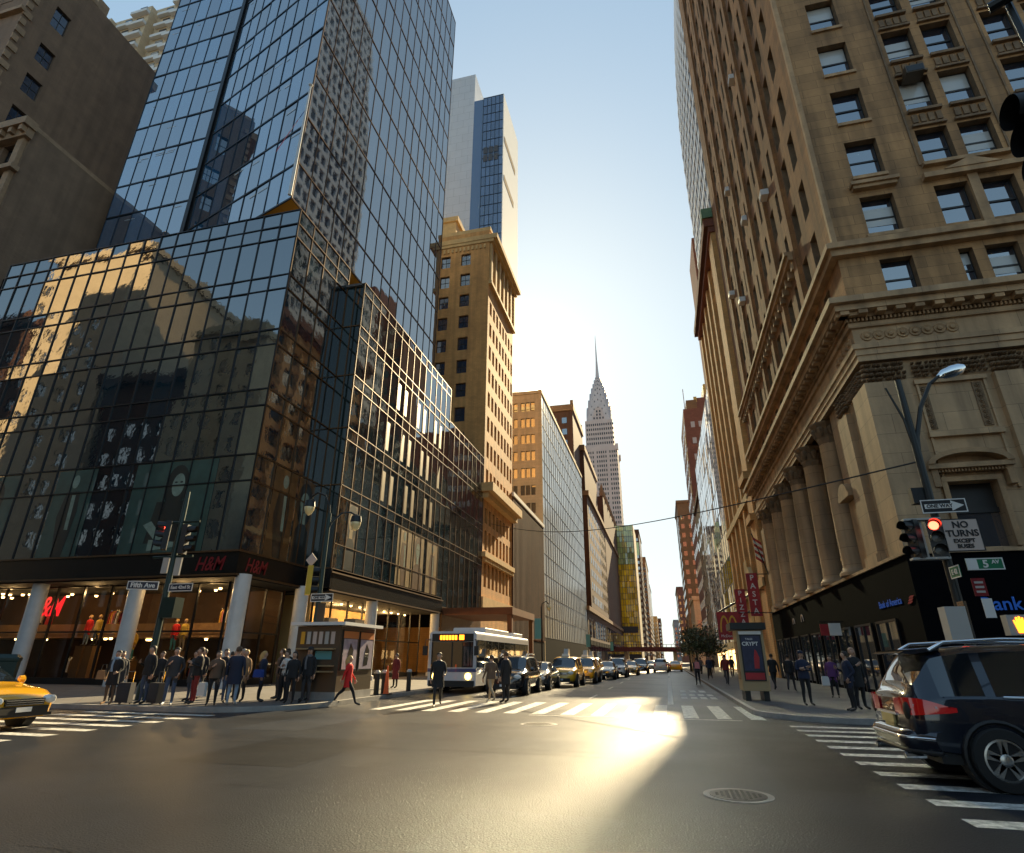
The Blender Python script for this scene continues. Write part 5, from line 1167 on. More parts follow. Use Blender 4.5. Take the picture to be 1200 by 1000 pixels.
# far lamps with banners, street trees, overpass
def bannerlamp(x, y, h, label, first=[None]):
    if first[0] is None:
        o = thing('street_lamp', label, 'street lamp', (x, y, .14), 0, 'lamps along the street'); first[0] = o
        c = MB(); c.lathe((0, 0, 0), [(.2, 0), (.18, .9), (.09, 1.2), (.06, 6.6)], 8); c.build('post', 'pole_black', o, world=False)
        c = MB(); c.tube([(0, 0, 6.5), (.1, 0, 6.9), (.5, 0, 7.1), (.8, 0, 6.8)], .05, 6); c.build('arm', 'pole_black', o, world=False)
        c = MB(); c.lathe((.8, 0, 6.4), [(.03, -.28), (.2, -.05), (.2, .1), (.05, .35)], 10); c.build('lamp_globe', 'lamp_globe', o, world=False, smooth=50)
        c = MB(); c.box(-.75, -.08, -.02, .02, 3.4, 5.4); c.build('banner', 'banner', o, world=False)
    else: dup(first[0], (x, y, .14), 0 if x < 0 else math.pi, label)
bannerlamp(-12.4, 62, 6, 'nearest banner lamp on the left pavement, before the copper building'); bannerlamp(-12.4, 104, 6, 'second banner lamp on the left pavement'); bannerlamp(3.0, 88, 6, 'lamp standing by the street tree on the right'); bannerlamp(-12.4, 150, 6, 'farthest banner lamp on the left pavement')
def tree(x, y, h, r, label):
    o = thing('street_tree', label, 'tree', (x, y, .14), 0, 'trees on the right pavement'); c = MB(); top = h*.45
    c.tube([(x, y, .1), (x+.05, y, top*.6), (x, y, top)], [.16, .12, .1], 8)
    for k in range(7): a = k*.9; c.tube([(x, y, top*.9), (x+math.cos(a)*r*.4, y+math.sin(a)*r*.4, top+h*.2), (x+math.cos(a)*r*.75, y+math.sin(a)*r*.75, top+h*.33)], [.07, .05, .02], 5)
    c.build('trunk', 'bark', o); c = MB()
    cl_ = [(x+RND.uniform(-.8, .8)*r, y+RND.uniform(-.8, .8)*r, h*.68+RND.uniform(-.22, .2)*h) for _ in range(26)]
    for (a, b_, d) in cl_:
        for _ in range(55):
            p_ = Vector((a+max(-.5, min(.5, RND.gauss(0, .2)))*r, b_+max(-.5, min(.5, RND.gauss(0, .2)))*r, d+max(-.12, min(.12, RND.gauss(0, .06)))*h)); e = Vector((RND.uniform(-1, 1), RND.uniform(-1, 1), RND.uniform(-1, 1))).normalized()*.13; f = e.orthogonal().normalized()*.08
            c.face([p_-e, p_+f, p_+e, p_-f])
    c.build('crown', 'leaf', o)
tree(3.9, 66, 5.2, 2.1, 'nearest dark leafy street tree left of the red restaurant sign'); tree(3.6, 82, 5.8, 2.2, 'street tree just behind the nearest one'); tree(3.7, 112, 6, 2.2, 'small street tree farthest along the right pavement')
vd = thing('overpass', 'dark red steel road bridge crossing the far end of the street', 'bridge', (-5, 255, 0)); c = MB(); c.box(-24, 10.1, 250, 262, 4.6, 6.3); c.build('girder', 'red_steel', vd)
c = MB()
for i in range(18): c.box(-23+i*1.9, -22.8+i*1.9, 249.7, 249.9, 4.7, 7.2)
c.box(-24, 10, 249.7, 249.9, 7.1, 7.25); c.build('railing', 'red_steel', vd)
for xx in (-16, 3): c = MB(); c.box(xx-.7, xx+.7, 252, 260, 0, 4.6); c.build('pier', 'cream_stone', vd)
# ------------------------------------------------------------------ vehicles (forward is +x in their own frame)
def resample(st, n):
    out = []
    for i in range(len(st)-1):
        p0, p1, p2, p3 = st[max(i-1, 0)], st[i], st[i+1], st[min(i+2, len(st)-1)]
        for k in range(n):
            t = k/n; row = []
            for j in range(len(p1)):
                d1 = (p2[j]-p0[j])/2 if i > 0 else p2[j]-p1[j]; d2 = (p3[j]-p1[j])/2 if i < len(st)-2 else p2[j]-p1[j]
                lo, hi = min(p1[j], p2[j]), max(p1[j], p2[j]); sp_ = hi-lo
                d1 = max(-2*sp_, min(2*sp_, d1)); d2 = max(-2*sp_, min(2*sp_, d2))
                v = (2*t**3-3*t*t+1)*p1[j] + (t**3-2*t*t+t)*d1 + (-2*t**3+3*t*t)*p2[j] + (t**3-t*t)*d2
                row.append(p1[j]+(p2[j]-p1[j])*t if j == 0 else max(lo-.02, min(hi+.02, v)))
            out.append((tuple(row), i))
    out.append((tuple(st[-1]), len(st)-2)); return out
# station: x, bottom z, belt z, top z, half width low, half width roof
KINDS = {
 'sedan': dict(st=[(-2.42, .5, .78, .86, .70, .55), (-2.3, .3, .9, 1.0, .86, .7), (-1.75, .22, .96, 1.06, .9, .68), (-1.05, .2, .97, 1.40, .91, .6), (-.6, .2, .97, 1.45, .91, .62), (.1, .2, .96, 1.46, .91, .62), (.45, .2, .95, 1.41, .91, .6), (1.2, .22, .93, 1.01, .9, .7), (2.0, .24, .83, .88, .86, .66), (2.32, .26, .70, .76, .78, .6), (2.44, .34, .58, .62, .62, .5)], cab=(2, 7), pill=(4,), wx=(-1.42, 1.42), wr=.33),
 'suv': dict(st=[(-2.3, .5, .92, 1.0, .74, .56), (-2.22, .34, 1.0, 1.3, .88, .64), (-2.0, .28, 1.04, 1.66, .93, .68), (-1.5, .26, 1.05, 1.73, .95, .7), (-.75, .26, 1.04, 1.75, .95, .7), (.0, .26, 1.03, 1.75, .95, .7), (.45, .26, 1.02, 1.68, .95, .68), (1.12, .28, 1.02, 1.13, .94, .74), (1.85, .3, 1.0, 1.05, .92, .72), (2.2, .32, .88, .94, .85, .68), (2.32, .4, .7, .76, .7, .56)], cab=(1, 7), pill=(3, 5), wx=(-1.4, 1.42), wr=.37),
}
def wheel(o, x, y, r, side, near=False):
    ax = (0, side, 0); t = MB(); t.lathe((x, y, r), [(r*.62, -.1), (r*.96, -.1), (r, -.06), (r, .06), (r*.96, .11), (r*.68, .115), (r*.64, .07)], 28, ax=ax)
    w = t.build('wheel', 'tyre', o, world=False, smooth=40); m_ = MB()
    m_.lathe((x, y, r), [(r*.66, .06), (r*.66, .1), (r*.6, .105), (r*.58, .03)], 28, ax=ax)
    m_.lathe((x, y, r), [(r*.2, .03), (r*.2, .1), (r*.12, .115), (.01, .115)], 16, ax=ax)
    for k in range(5):
        for d in ((-.14, .14) if near else (0,)):
            a0 = k*2*math.pi/5 + .3; a1 = a0 + d; 
            P0 = Vector((x+math.cos(a0)*r*.12, y+side*.085, r+math.sin(a0)*r*.12)); P1 = Vector((x+math.cos(a1)*r*.62, y+side*.085, r+math.sin(a1)*r*.62))
            wd = (.035 if near else .075)*r/.37; n = (P1-P0).cross(Vector((0, 1, 0))).normalized()*wd
            k0 = len(m_.v); m_.v += [tuple(q_) for q_ in (P0-n, P0+n, P1+n*.8, P1-n*.8)] + [tuple(q_-Vector((0, side*.05, 0))) for q_ in (P0-n, P0+n, P1+n*.8, P1-n*.8)]
            for f in ((0, 1, 2, 3), (0, 4, 5, 1), (1, 5, 6, 2), (2, 6, 7, 3), (3, 7, 4, 0)): m_.f.append(tuple(k0+i for i in f)); m_.m.append(0)
    m_.build('rim', 'alloy', w, world=False, smooth=40)
    d = MB(); d.lathe((x, y, r), [(r*.6, -.05), (r*.6, .01)], 20, ax=ax); d.build('brake_disc', 'plastic_black', w, world=False)
def car(name, label, cat, loc, rz, kind, paint, group=None, taxi=False, n=3, rack=False, near=False, lights='headlight', tail='tail_red'):
    K = KINDS[kind]; o = thing(name, label, cat, loc, rz, group); rs = resample(K['st'], n); secs = []
    for (x, zb, zt, zr, w, wr), _ in rs:
        zm = zb+(zt-zb)*.55; top = zr
        secs.append([(0, zb), (w*.8, zb), (w*.96, zb+.1), (w*1.0, zm), (w*.985, zt-.05), (w*.95, zt), (wr+(w*.95-wr)*.1, zr-(zr-zt)*.12), (wr*.8, zr), (wr*.42, zr+.015), (0, zr+.02)])
    c0, c1 = K['cab']; body, gl = MB(), {'side_window': (MB(), MB()), 'windscreen': MB(), 'rear_window': MB()}
    np_ = len(secs[0])
    def V(i, j, s): y, z = secs[i][j]; return (rs[i][0][0], s*y, z)
    for i in range(len(rs)-1):
        seg = rs[i][1]
        for j in range(np_-1):
            for s in (1, -1):
                q = [V(i, j, s), V(i+1, j, s), V(i+1, j+1, s), V(i, j+1, s)]
                tgt = body
                if c0 <= seg < c1:
                    frac = (i % n)
                    if j == 5 and c0 < seg < c1-1 and not (seg in K['pill'] and frac == 0) : tgt = gl['side_window'][0 if s > 0 else 1]
                    elif j == 5 and seg in (c0, c1-1) and n > 1 and ((seg == c0 and frac >= n-1) or (seg == c1-1 and frac < 1)): tgt = gl['side_window'][0 if s > 0 else 1]
                    elif j >= 6 and seg == c1-1: tgt = gl['windscreen']
                    elif j >= 6 and seg == c0: tgt = gl['rear_window']
                tgt.face(q if s > 0 else q[::-1])
    for i in (0, len(rs)-1):
        body.face([V(i, j, 1) for j in range(np_)] + [V(i, j, -1) for j in range(np_-2, 0, -1)])
    def weld(ob):
        import bmesh
        bm = bmesh.new(); bm.from_mesh(ob.data); bmesh.ops.remove_doubles(bm, verts=bm.verts, dist=1e-4); bmesh.ops.recalc_face_normals(bm, faces=bm.faces); bm.to_mesh(ob.data); bm.free()
        ob.data.polygons.foreach_set('use_smooth', [True]*len(ob.data.polygons)); ob.data.set_sharp_from_angle(angle=R(38)); return ob
    weld(body.build('body', paint, o, world=False))
    for k_, mm in gl.items():
        for q in (mm if isinstance(mm, tuple) else (mm,)):
            if q.f: weld(q.build(k_, 'car_glass', o, world=False))
    W_ = K['st'][len(K['st'])//2][4]; r = K['wr']
    for x in K['wx']:
        for s in (1, -1):
            a = MB(); a.lathe((x, s*(W_-.12), r+.02), [(r*1.2, -.1), (r*1.2, .135), (r*1.12, .15), (r*1.0, .10)], 24, ax=(0, s, 0)); a.build('wheel_arch', 'plastic_black' if not taxi else 'plastic_black', o, world=False)
            wheel(o, x, s*(W_-.04), r, s, near)
    xf, xb = K['st'][-1][0], K['st'][0][0]; zf = K['st'][-2][2]
    b = MB(); b.box(xf-.14, xf+.03, -.6, .6, .36, .52); b.box(xf-.2, xf+.02, -.72, .72, .3, .36); b.build('front_bumper', 'plastic_black', o, world=False)
    b = MB(); b.box(xf-.16, xf+.035, -.46, .46, zf-.16, zf-.02)
    for k in range(3): b.box(xf+.03, xf+.045, -.44, .44, zf-.15+k*.045, zf-.135+k*.045, 1)
    b.build('grille', ('plastic_black', 'chrome'), o, world=False)
    for s in (1, -1):
        h = MB(); h.lathe((xf-.1, s*.64, zf-.06), [(.04, .13), (.12, .11), (.16, .0), (.16, -.1)], 12, ax=(1, s*.45, .1), sx=1.25, sy=.7); h.build('headlight', lights, o, world=False, smooth=50)
        t = MB(); zt_ = K['st'][1][2]; t.lathe((xb+.1, s*.72, zt_-.08), [(.05, .12), (.13, .08), (.14, -.05)], 10, ax=(-1, s*.5, 0), sx=.8, sy=1.2); t.build('taillight', tail, o, world=False, smooth=50)
        m_ = MB(); m_.lathe((K['st'][-4][0]-.35, s*(W_+.1), K['st'][-4][2]+.12), [(.02, -.1), (.09, -.07), (.1, .05), (.05, .09)], 8, ax=(0, s, 0), sx=.7); m_.build('wing_mirror', paint, o, world=False)
    p = MB(); p.box(xf+.03, xf+.05, -.18, .18, .4, .5); p.build('number_plate', 'plate_white', o, world=False)
    p = MB(); p.box(xb-.03, xb+.02, -.18, .18, .62, .74); p.build('number_plate', 'plate', o, world=False)
    if taxi:
        t = MB(); zr = max(q[3] for q in K['st']); t.prism(Fr((-.15, 0, zr+.02), (0, 1, 0), (1, 0, 0)), [(-.25, 0), (.25, 0), (.2, .16), (-.2, .16)], 0, .28); t.build('roof_sign', 'sign_white', o, world=False)
        if taxi == 2: t = MB(); t.prism(Fr((-.95, 0, zr+.1), (1, 0, 0), (0, 1, 0)), [(0, 0), (.9, 0), (.6, .4), (.25, .4)], -.15, .15); t.build('advert_board', 'sig_grey', o, world=False)
    if rack:
        t = MB(); zr = max(q[3] for q in K['st'])
        for s in (1, -1): t.tube([(-1.7, s*.66, zr+.0), (-1.5, s*.66, zr+.09), (.2, s*.66, zr+.09), (.45, s*.66, zr-.02)], .028, 8)
        t.build('roof_rails', 'chrome', o, world=False)
    return o
HALF = -math.pi/2
tq = 'cars and taxis queueing towards the camera'
car('parked_car', 'black SUV with bright roof rails at the head of the queue beside the bus', 'car', (-7.55, 30.8, 0), HALF, 'suv', 'car_black', tq, rack=True)
car('parked_car', 'grey saloon car tucked between the black SUV and the first taxi', 'car', (-7.4, 36.0, 0), HALF, 'sedan', 'car_grey', tq)
t1 = car('taxi', 'yellow SUV taxi first in the queue with roof sign', 'taxi', (-6.5, 40.4, 0), HALF, 'suv', 'taxi_shade_lift', tq, taxi=2)
dup(t1, (-6.1, 47.0, 0), HALF, 'yellow SUV taxi second in the queue'); dup(t1, (-6.4, 53.2, 0), HALF, 'yellow SUV taxi third in the queue, mostly hidden')
car('car', 'silver saloon car in the middle lane ahead of the white van', 'car', (-5.4, 56, 0), HALF, 'sedan', 'car_silver', tq)
car('car', 'pale tall SUV right behind the silver saloon', 'car', (-4.9, 62.5, 0), HALF, 'suv', 'car_white', tq, rack=True)
t2 = car('taxi', 'yellow saloon taxi left of the dark van far down the street', 'taxi', (-4.2, 71.5, 0), HALF, 'sedan', 'taxi_shade_lift', tq, taxi=1)
car('car', 'dark SUV far down the street right of the saloon taxi', 'car', (-3.4, 80, 0), HALF, 'suv', 'car_black', tq)
for i, (x, y, lab) in enumerate(((-8.8, 62, 'yellow taxi at the left kerb behind the queue'), (-8.6, 78, 'yellow taxi farther along the left kerb'), (-4.6, 96, 'yellow taxi in the far traffic'), (-7, 110, 'yellow taxi smallest in the far traffic'))): dup(t2, (x, y, 0), HALF, lab, tq)
fc = None
for i, (x, y, lab, pt) in enumerate(((-2.6, 100, 'dark car in the far traffic ahead of the overpass', 'car_grey'), (-2.9, 122, 'white car in the far traffic', 'car_white'), (-6, 132, 'dark car far along the left lane', 'car_black'), (-3.4, 150, 'pale car farthest in the queue', 'car_silver'))): car('car', lab, 'car', (x, y, 0), HALF, 'sedan', pt, tq, n=2)
dup(t2, (1.0, 96, 0), -HALF, 'yellow taxi driving away in the right lane', 'cars driving away'); car('van', 'white van driving away beside the yellow taxi', 'van', (-1.0, 88, 0), -HALF, 'suv', 'car_white', 'cars driving away', n=2); car('car', 'red car driving away in front of the white van', 'car', (-.6, 104, 0), -HALF, 'sedan', 'red_dull', 'cars driving away', n=2)
# taxi turning in at the left edge
car('taxi', 'bright yellow saloon taxi entering at the left edge', 'taxi', (-17.15, 11.7, 0), 0, 'sedan', 'taxi', None, taxi=1, n=5, near=True)
# city bus
bu = thing('city_bus', 'white and blue city bus with orange route display waiting at the left kerb', 'bus', (-10.65, 36.0, 0), HALF)
L, Wb = 6.1, 1.28
def rbox(mb, x0, x1, w, z0, z1, r, m=0):
    prof = [(-w, z0), (w, z0), (w, z1-r)] + [(w-r+r*math.cos(t), z1-r+r*math.sin(t)) for t in lin(0, math.pi/2, 5)][1:] + [(-w+r-r*math.sin(t), z1-r+r*math.cos(t)) for t in lin(0, math.pi/2, 5)]
    mb.prism(Fr((0, 0, 0), (0, 1, 0), (1, 0, 0)), prof, x0, x1, m)
b = MB(); rbox(b, -L, L, Wb, .34, 2.92, .2); b.build('body', 'bus_white', bu, world=False, smooth=30)
b = MB(); b.box(-L-.01, L+.015, -Wb-.012, Wb+.012, .98, 1.14); b.build('blue_stripe', 'bus_blue', bu, world=False)
b = MB(); b.box(-L+.3, L-.1, Wb-.02, Wb+.02, 1.2, 2.5); b.build('side_window', 'car_glass', bu, world=False)
b = MB(); b.box(-L+.3, L-.1, -Wb-.02, -Wb+.02, 1.2, 2.5); b.build('side_window', 'car_glass', bu, world=False)
b = MB()
for i in range(8):
    for s in (1, -1): b.box(-L+1.3+i*1.35, -L+1.36+i*1.35, s*Wb-.03, s*Wb+.03, 1.2, 2.5); b.cut()
build_each(b, 'window_post', 'plastic_black', bu, False)
b = MB(); b.box(L-.02, L+.03, -1.12, 1.12, 1.2, 2.4); b.build('windscreen', 'car_glass', bu, world=False)
b = MB(); b.box(L+.03, L+.05, -.03, .03, 1.2, 2.4); b.build('windscreen_post', 'plastic_black', bu, world=False)
b = MB(); b.box(L-.02, L+.035, -1.12, 1.12, 2.42, 2.8); b.build('display_box', 'sig_black', bu, world=False)
b = MB(); F_ = Fr((L+.036, 0, 0), (0, -1, 0), (1, 0, 0)); b.fb(F_, -.62, -.36, 2.5, 2.74, 0, .01); 
for k in range(6): b.fb(F_, -.24+k*.16, -.12+k*.16, 2.5, 2.72, 0, .01)
b.build('route_display', 'lit_orange', bu, world=False)
for s in (1, -1):
    b = MB(); b.lathe((L-.02, s*.88, .78), [(.16, 0), (.16, .06), (.1, .09)], 14, ax=(1, 0, 0)); b.build('headlight', 'headlight_on', bu, world=False)
    b = MB(); b.tube([(L-.1, s*1.15, 2.5), (L+.3, s*1.35, 2.5), (L+.32, s*1.38, 2.2)], .025, 6); b.box(L+.22, L+.32, s*1.38-.12, s*1.38+.12, 1.75, 2.2); b.build('wing_mirror', 'plastic_black', bu, world=False)
    for x in (3.6, -3.4): a = MB(); a.lathe((x, s*(Wb-.1), .5), [(.62, -.05), (.62, .115), (.5, .12)], 24, ax=(0, s, 0)); a.build('wheel_arch', 'plastic_black', bu, world=False); wheel(bu, x, s*(Wb-.06), .48, s)
b = MB(); b.box(L-.1, L+.08, -1.2, 1.2, .3, .58); b.build('front_bumper', 'plastic_black', bu, world=False)
b = MB(); rbox(b, -1.8, 3.4, .95, 2.9, 3.22, .08); b.build('roof_unit', 'bus_white', bu, world=False); b = MB(); rbox(b, -5.6, -3.2, .95, 2.9, 3.2, .08); b.build('roof_unit', 'bus_white', bu, world=False)
b = MB(); b.box(1.6, 2.9, Wb+.01, Wb+.03, .5, .97); b.build('side_advert', 'shop_pink', bu, world=False)
# dark SUV close to the camera at the right
KINDS['near'] = dict(st=[(-2.46, .62, .96, 1.06, .72, .5), (-2.42, .52, 1.02, 1.14, .86, .6), (-2.3, .38, 1.1, 1.3, .94, .66), (-2.0, .34, 1.14, 1.70, .975, .70), (-1.5, .32, 1.15, 1.79, .985, .72), (-.75, .31, 1.13, 1.82, .985, .72), (.05, .31, 1.12, 1.81, .985, .72), (.5, .31, 1.1, 1.74, .98, .70), (1.2, .33, 1.08, 1.2, .97, .76), (1.9, .35, 1.03, 1.09, .94, .74), (2.3, .38, .9, .96, .86, .68), (2.45, .45, .72, .78, .72, .56)], cab=(2, 8), pill=(4, 6), wx=(-1.5, 1.45), wr=.385)
nv = car('suv', 'glossy dark navy SUV cut off by the right edge, seen from its rear corner', 'car', (5.72, 11.05, 0), 0, 'near', 'car_navy', None, n=6, near=True, tail='plastic_black')
def skin(st_i0, poly, off=.012):            # a patch that follows the body side
    pass
b = MB(); b.tube([(-1.95, -.64, 1.75), (-1.75, -.66, 1.86), (-1, -.665, 1.9), (.3, -.66, 1.88), (.6, -.64, 1.76)], .028, 8); b.build('roof_rail', 'chrome', nv, world=False, smooth=60)
b = MB(); b.tube([(-1.95, .64, 1.75), (-1.75, .66, 1.86), (-1, .665, 1.9), (.3, .66, 1.88), (.6, .64, 1.76)], .028, 8); b.build('roof_rail', 'chrome', nv, world=False, smooth=60)
b = MB(); k = 0
prof = [(-2.35, 1.71), (-2.25, 1.75), (-1.8, 1.80), (-1.8, 1.75), (-2.2, 1.69)]; b.prism(Fr((0, 0, 0), (1, 0, 0), (0, 1, 0)), prof, -.62, .62); b.build('rear_spoiler', 'car_navy', nv, world=False, smooth=40)
for s in (1, -1):
    def wid(x, z):                           # half width of the body at x, z
        rs_ = KINDS['near']['st']
        for q0, q1 in zip(rs_, rs_[1:]):
            if q0[0] <= x <= q1[0]:
                t = (x-q0[0])/(q1[0]-q0[0]); zb, zt, w = (q0[i]+(q1[i]-q0[i])*t for i in (1, 2, 4))
                return w*(1 if z < zt-.1 else 1-.05*(z-zt+.1)/.1)
        return .72
    path = [(-2.478, .34, .09, .12), (-2.478, .52, .10, .12), (-2.47, .70, .11, .11)] + [(x, None, hu, hl) for x, hu, hl in ((-2.41, .115, .11), (-2.33, .11, .10), (-2.24, .09, .09), (-2.12, .055, .08), (-2.0, .015, .07), (-1.9, -.03, .055))]
    b = MB(); k0 = 0
    for (x, y, hu, hl) in path:
        for z in (1.0-hl, 1.0+hu*.0, 1.0+hu):
            yy = y if y is not None else wid(max(x, -2.45), min(z, 1.04))+.014; b.v.append((x if y is not None else x-.006, s*yy, z))
    for i in range(len(path)-1):
        for j in range(2): b.f.append((i*3+j, i*3+3+j, i*3+4+j, i*3+1+j)); b.m.append(0)
    b.build('taillight', 'tail_red', nv, world=False, smooth=50)
    b = MB()
    for (xa, xb_, za, zb_) in ((-2.4, -2.14, .985, 1.015),):
        k0 = len(b.v); b.v += [(xa, s*(wid(xa, 1)+.022), za), (xb_, s*(wid(xb_, 1)+.022), za), (xb_, s*(wid(xb_, 1)+.022), zb_-.005), (xa, s*(wid(xa, 1)+.022), zb_+.02)]; b.f.append((k0, k0+1, k0+2, k0+3)); b.m.append(0)
    b.build('reversing_lamp', 'tail_clear', nv, world=False)
    b = MB(); b.tube([(-1.3, s*.955, 1.145), (-.4, s*.955, 1.135), (.6, s*.95, 1.115), (1.2, s*.94, 1.09)], .014, 6); b.build('chrome_strip', 'chrome', nv, world=False)
    b = MB()
    for x in (-.55, .45): b.tube([(x, s*1.0, .99), (x+.06, s*1.02, 1.0), (x+.22, s*1.02, 1.0), (x+.27, s*1.0, .99)], .014, 6)
    b.build('door_handle', 'chrome', nv, world=False)
    b = MB(); b.tube([(-1.0, s*.99, .4), (1.0, s*.99, .4)], .05, 8); b.build('side_step', 'plastic_black', nv, world=False)
b = MB(); ys = lin(-.99, .99, 16); k0 = 0
prof = [(.40, .0), (.46, .07), (.60, .10), (.68, .07), (.70, .0)]
for y in ys:
    xr = -2.47 + .32*max(0, (abs(y)-.55)/.44)**2
    for z, d in prof: b.v.append((xr-d, y, z))
for i in range(len(ys)-1):
    for j in range(4): b.f.append((i*5+j, i*5+5+j, i*5+6+j, i*5+1+j)); b.m.append(0)
b.build('rear_bumper', 'car_navy', nv, world=False, smooth=60)
b = MB(); b.tube([(-2.47 + .32*max(0, (abs(y)-.55)/.44)**2 - .10, y, .60) for y in ys], .022, 8); b.build('bumper_trim', 'chrome', nv, world=False, smooth=60)
b = MB(); b.tube([(-2.47 + .32*max(0, (abs(y)-.55)/.44)**2 - .05, y, .43) for y in ys], .03, 8); b.build('skid_trim', 'plastic_black', nv, world=False, smooth=60)
b = MB(); b.box(-2.50, -2.44, -.4, .4, .86, .90); b.build('tailgate_trim', 'chrome', nv, world=False)
b = MB()
for s in (1, -1): b.tube([(-2.3, s*.62, .37), (-2.56, s*.62, .36)], .05, 10); b.cut()
build_each(b, 'exhaust_tip', 'chrome', nv, world=False)
b = MB(); b.box(-2.5, -2.47, -.26, .26, .74, .86); b.build('number_plate', 'plate', nv, world=False)
b = MB(); b.box(-2.2, -1.2, -.9, .9, .3, .5); b.box(-1.2, 2.2, -.85, .85, .25, .42); b.build('underbody', 'plastic_black', nv, world=False)
# ------------------------------------------------------------------ people (forward is +y in their own frame, right hand at +x)
mat('skin', (.42, .25, .17), .5, var=.08, vs=9); mat('skin_dark', (.16, .085, .05), .5); mat('shoe', (.012, .011, .01), .4); mat('shoe_white', (.6, .6, .58), .5)
for nm, c_ in dict(c_black=(.012, .012, .014), c_navy=(.014, .02, .045), c_charcoal=(.035, .035, .04), c_brown=(.11, .07, .045), c_khaki=(.36, .27, .17), c_red=(.62, .018, .016), c_darkred=(.19, .02, .018), c_jeans=(.05, .075, .13), c_paleblue=(.22, .3, .4), c_grey=(.13, .13, .14), c_white=(.62, .6, .57), c_tan=(.3, .17, .08), c_purple=(.1, .03, .12), c_blue=(.02, .06, .3), c_police=(.012, .018, .045), c_yellow=(.6, .38, .05), c_teal=(.06, .3, .32)).items(): mat(nm, c_, .85, bump=.004, bs=45)
for nm, c_ in dict(h_dark=(.018, .012, .008), h_brown=(.07, .035, .015), h_blond=(.5, .3, .1), h_grey=(.3, .28, .26)).items(): mat(nm, c_, .55, bump=.004, bs=90)
def person(label, x, y, z, face, top='c_black', legs='c_jeans', shoes='shoe', hair='h_dark', skin='skin', h=1.74, pose='stand', arms='down', coat=None, long_hair=False, hat=None, wide=1., group=None, name='person', cat='person', scarf=None):
    """face = heading in degrees, 0 looks away from the camera (+Y), 180 looks at it"""
    o = thing(name, label, cat, (x, y, z), R(face), group); s = h/1.74; V, E, RA = [], [], []
    def add(p, r, par=None):
        V.append(Vector(p)); RA.append(r if isinstance(r, tuple) else (r, r)); i = len(V)-1
        if par is not None: E.append((par, i))
        return i
    sw = {'stand': .0, 'walk': .30, 'stride': .36}[pose]
    pel = add((0, 0, .95), (.135*wide, .11)); sp1 = add((0, .005, 1.1), (.13*wide, .10), pel); sp2 = add((0, 0, 1.27), (.155*wide, .115), sp1); sp3 = add((0, -.01, 1.41), (.13*wide, .095), sp2)
    nk = add((0, .0, 1.5), .058, sp3); hd = add((0, .02, 1.57), .072, nk); hm = add((0, .02, 1.65), (.078, .092), hd); ht = add((0, .01, 1.715), .062, hm)
    no = add((0, .115, 1.625), .014, hm)
    for sx in (1, -1): add((sx*.082, .01, 1.63), .018, hm)
    hands = []; feet = []
    for sx in (1, -1):
        f = sw*sx; hip = add((sx*.095, 0, .88), .098, pel)
        kn = (sx*.1, f*.55+.03*(sw > 0), .50+.02*(f < 0)*0); an = (sx*.1, f*1.0-(.10 if f < 0 else 0), .085+(.07 if f < 0 else 0))
        if pose == 'stand': kn = (sx*.105, .02, .49); an = (sx*.115, -.01, .085)
        k_ = add(kn, .066, hip); c_ = add(((kn[0]+an[0])/2, (kn[1]+an[1])/2-.02, (kn[2]+an[2])/2+.06), .058, k_); a_ = add(an, .043, c_)
        t_ = add((an[0]+sx*.015, an[1]+.14, an[2]-.045), (.042, .032), a_); add((an[0]+sx*.02, an[1]+.20, an[2]-.05), (.034, .024), t_); feet.append(an)
        sh = add((sx*.185*wide, -.01, 1.40), .066, sp3)
        am = arms if isinstance(arms, str) else arms[0 if sx > 0 else 1]
        if am == 'down': el = (sx*.245*wide, -.03-f*.25, 1.13); wr = (sx*.25*wide, .03-f*.6, .89); hn = Vector((0, .03-.1*f, -1))
        elif am == 'folded': el = (sx*.26*wide, .06, 1.14); wr = (-sx*.02, .21, 1.19+.04*sx); hn = Vector((-sx, -.1, .1))
        elif am == 'phone': el = (sx*.24*wide, .03, 1.13); wr = (sx*.12, .26, 1.23); hn = Vector((-sx*.5, .5, .5))
        elif am == 'ear': el = (sx*.3*wide, .08, 1.2); wr = (sx*.16, .1, 1.5); hn = Vector((-sx*.3, 0, 1))
        elif am == 'pocket': el = (sx*.29*wide, -.1, 1.14); wr = (sx*.2*wide, .07, .96); hn = Vector((-sx*.3, .2, -1))
        elif am == 'carry': el = (sx*.25*wide, .0, 1.12); wr = (sx*.22*wide, .22, 1.02); hn = Vector((-sx*.3, 1, -.1))
        hn.normalize(); e_ = add(el, .046, sh); w_ = add(wr, .031, e_); pw = Vector(wr)+hn*.055; p_ = add(pw, (.036, .022), w_); hands.append(Vector(wr)+hn*.09)
        side = hn.cross(Vector((sx, 0, 0.001))); side = side.normalized() if side.length > .05 else Vector((0, 1, 0))
        for q, ln in ((-.03, .06), (-.01, .075), (.01, .07), (.03, .055)):
            b_ = add(pw+hn*.045+side*q, .0115, p_); m_ = add(pw+hn*(.045+ln*.55)+side*q*1.1 - Vector((sx*.008, 0, 0)), .010, b_); add(pw+hn*(.045+ln)+side*q*1.1 - Vector((sx*.02, 0, 0)), .008, m_)
        b_ = add(pw+side*.042+hn*.01, .012, p_); add(pw+side*.06+hn*.045, .010, b_)
    me = bpy.data.meshes.new('body'); me.from_pydata([tuple(v*s) for v in V], E, []); ob = bpy.data.objects.new('body', me); COL.objects.link(ob)
    md = ob.modifiers.new('k', 'SKIN'); md.use_smooth_shade = True
    for i, r in enumerate(RA): me.skin_vertices[0].data[i].radius = (r[0]*s, r[1]*s); me.skin_vertices[0].data[i].use_root = i == 0
    md2 = ob.modifiers.new('s', 'SUBSURF'); md2.levels = 1; md2.render_levels = 1
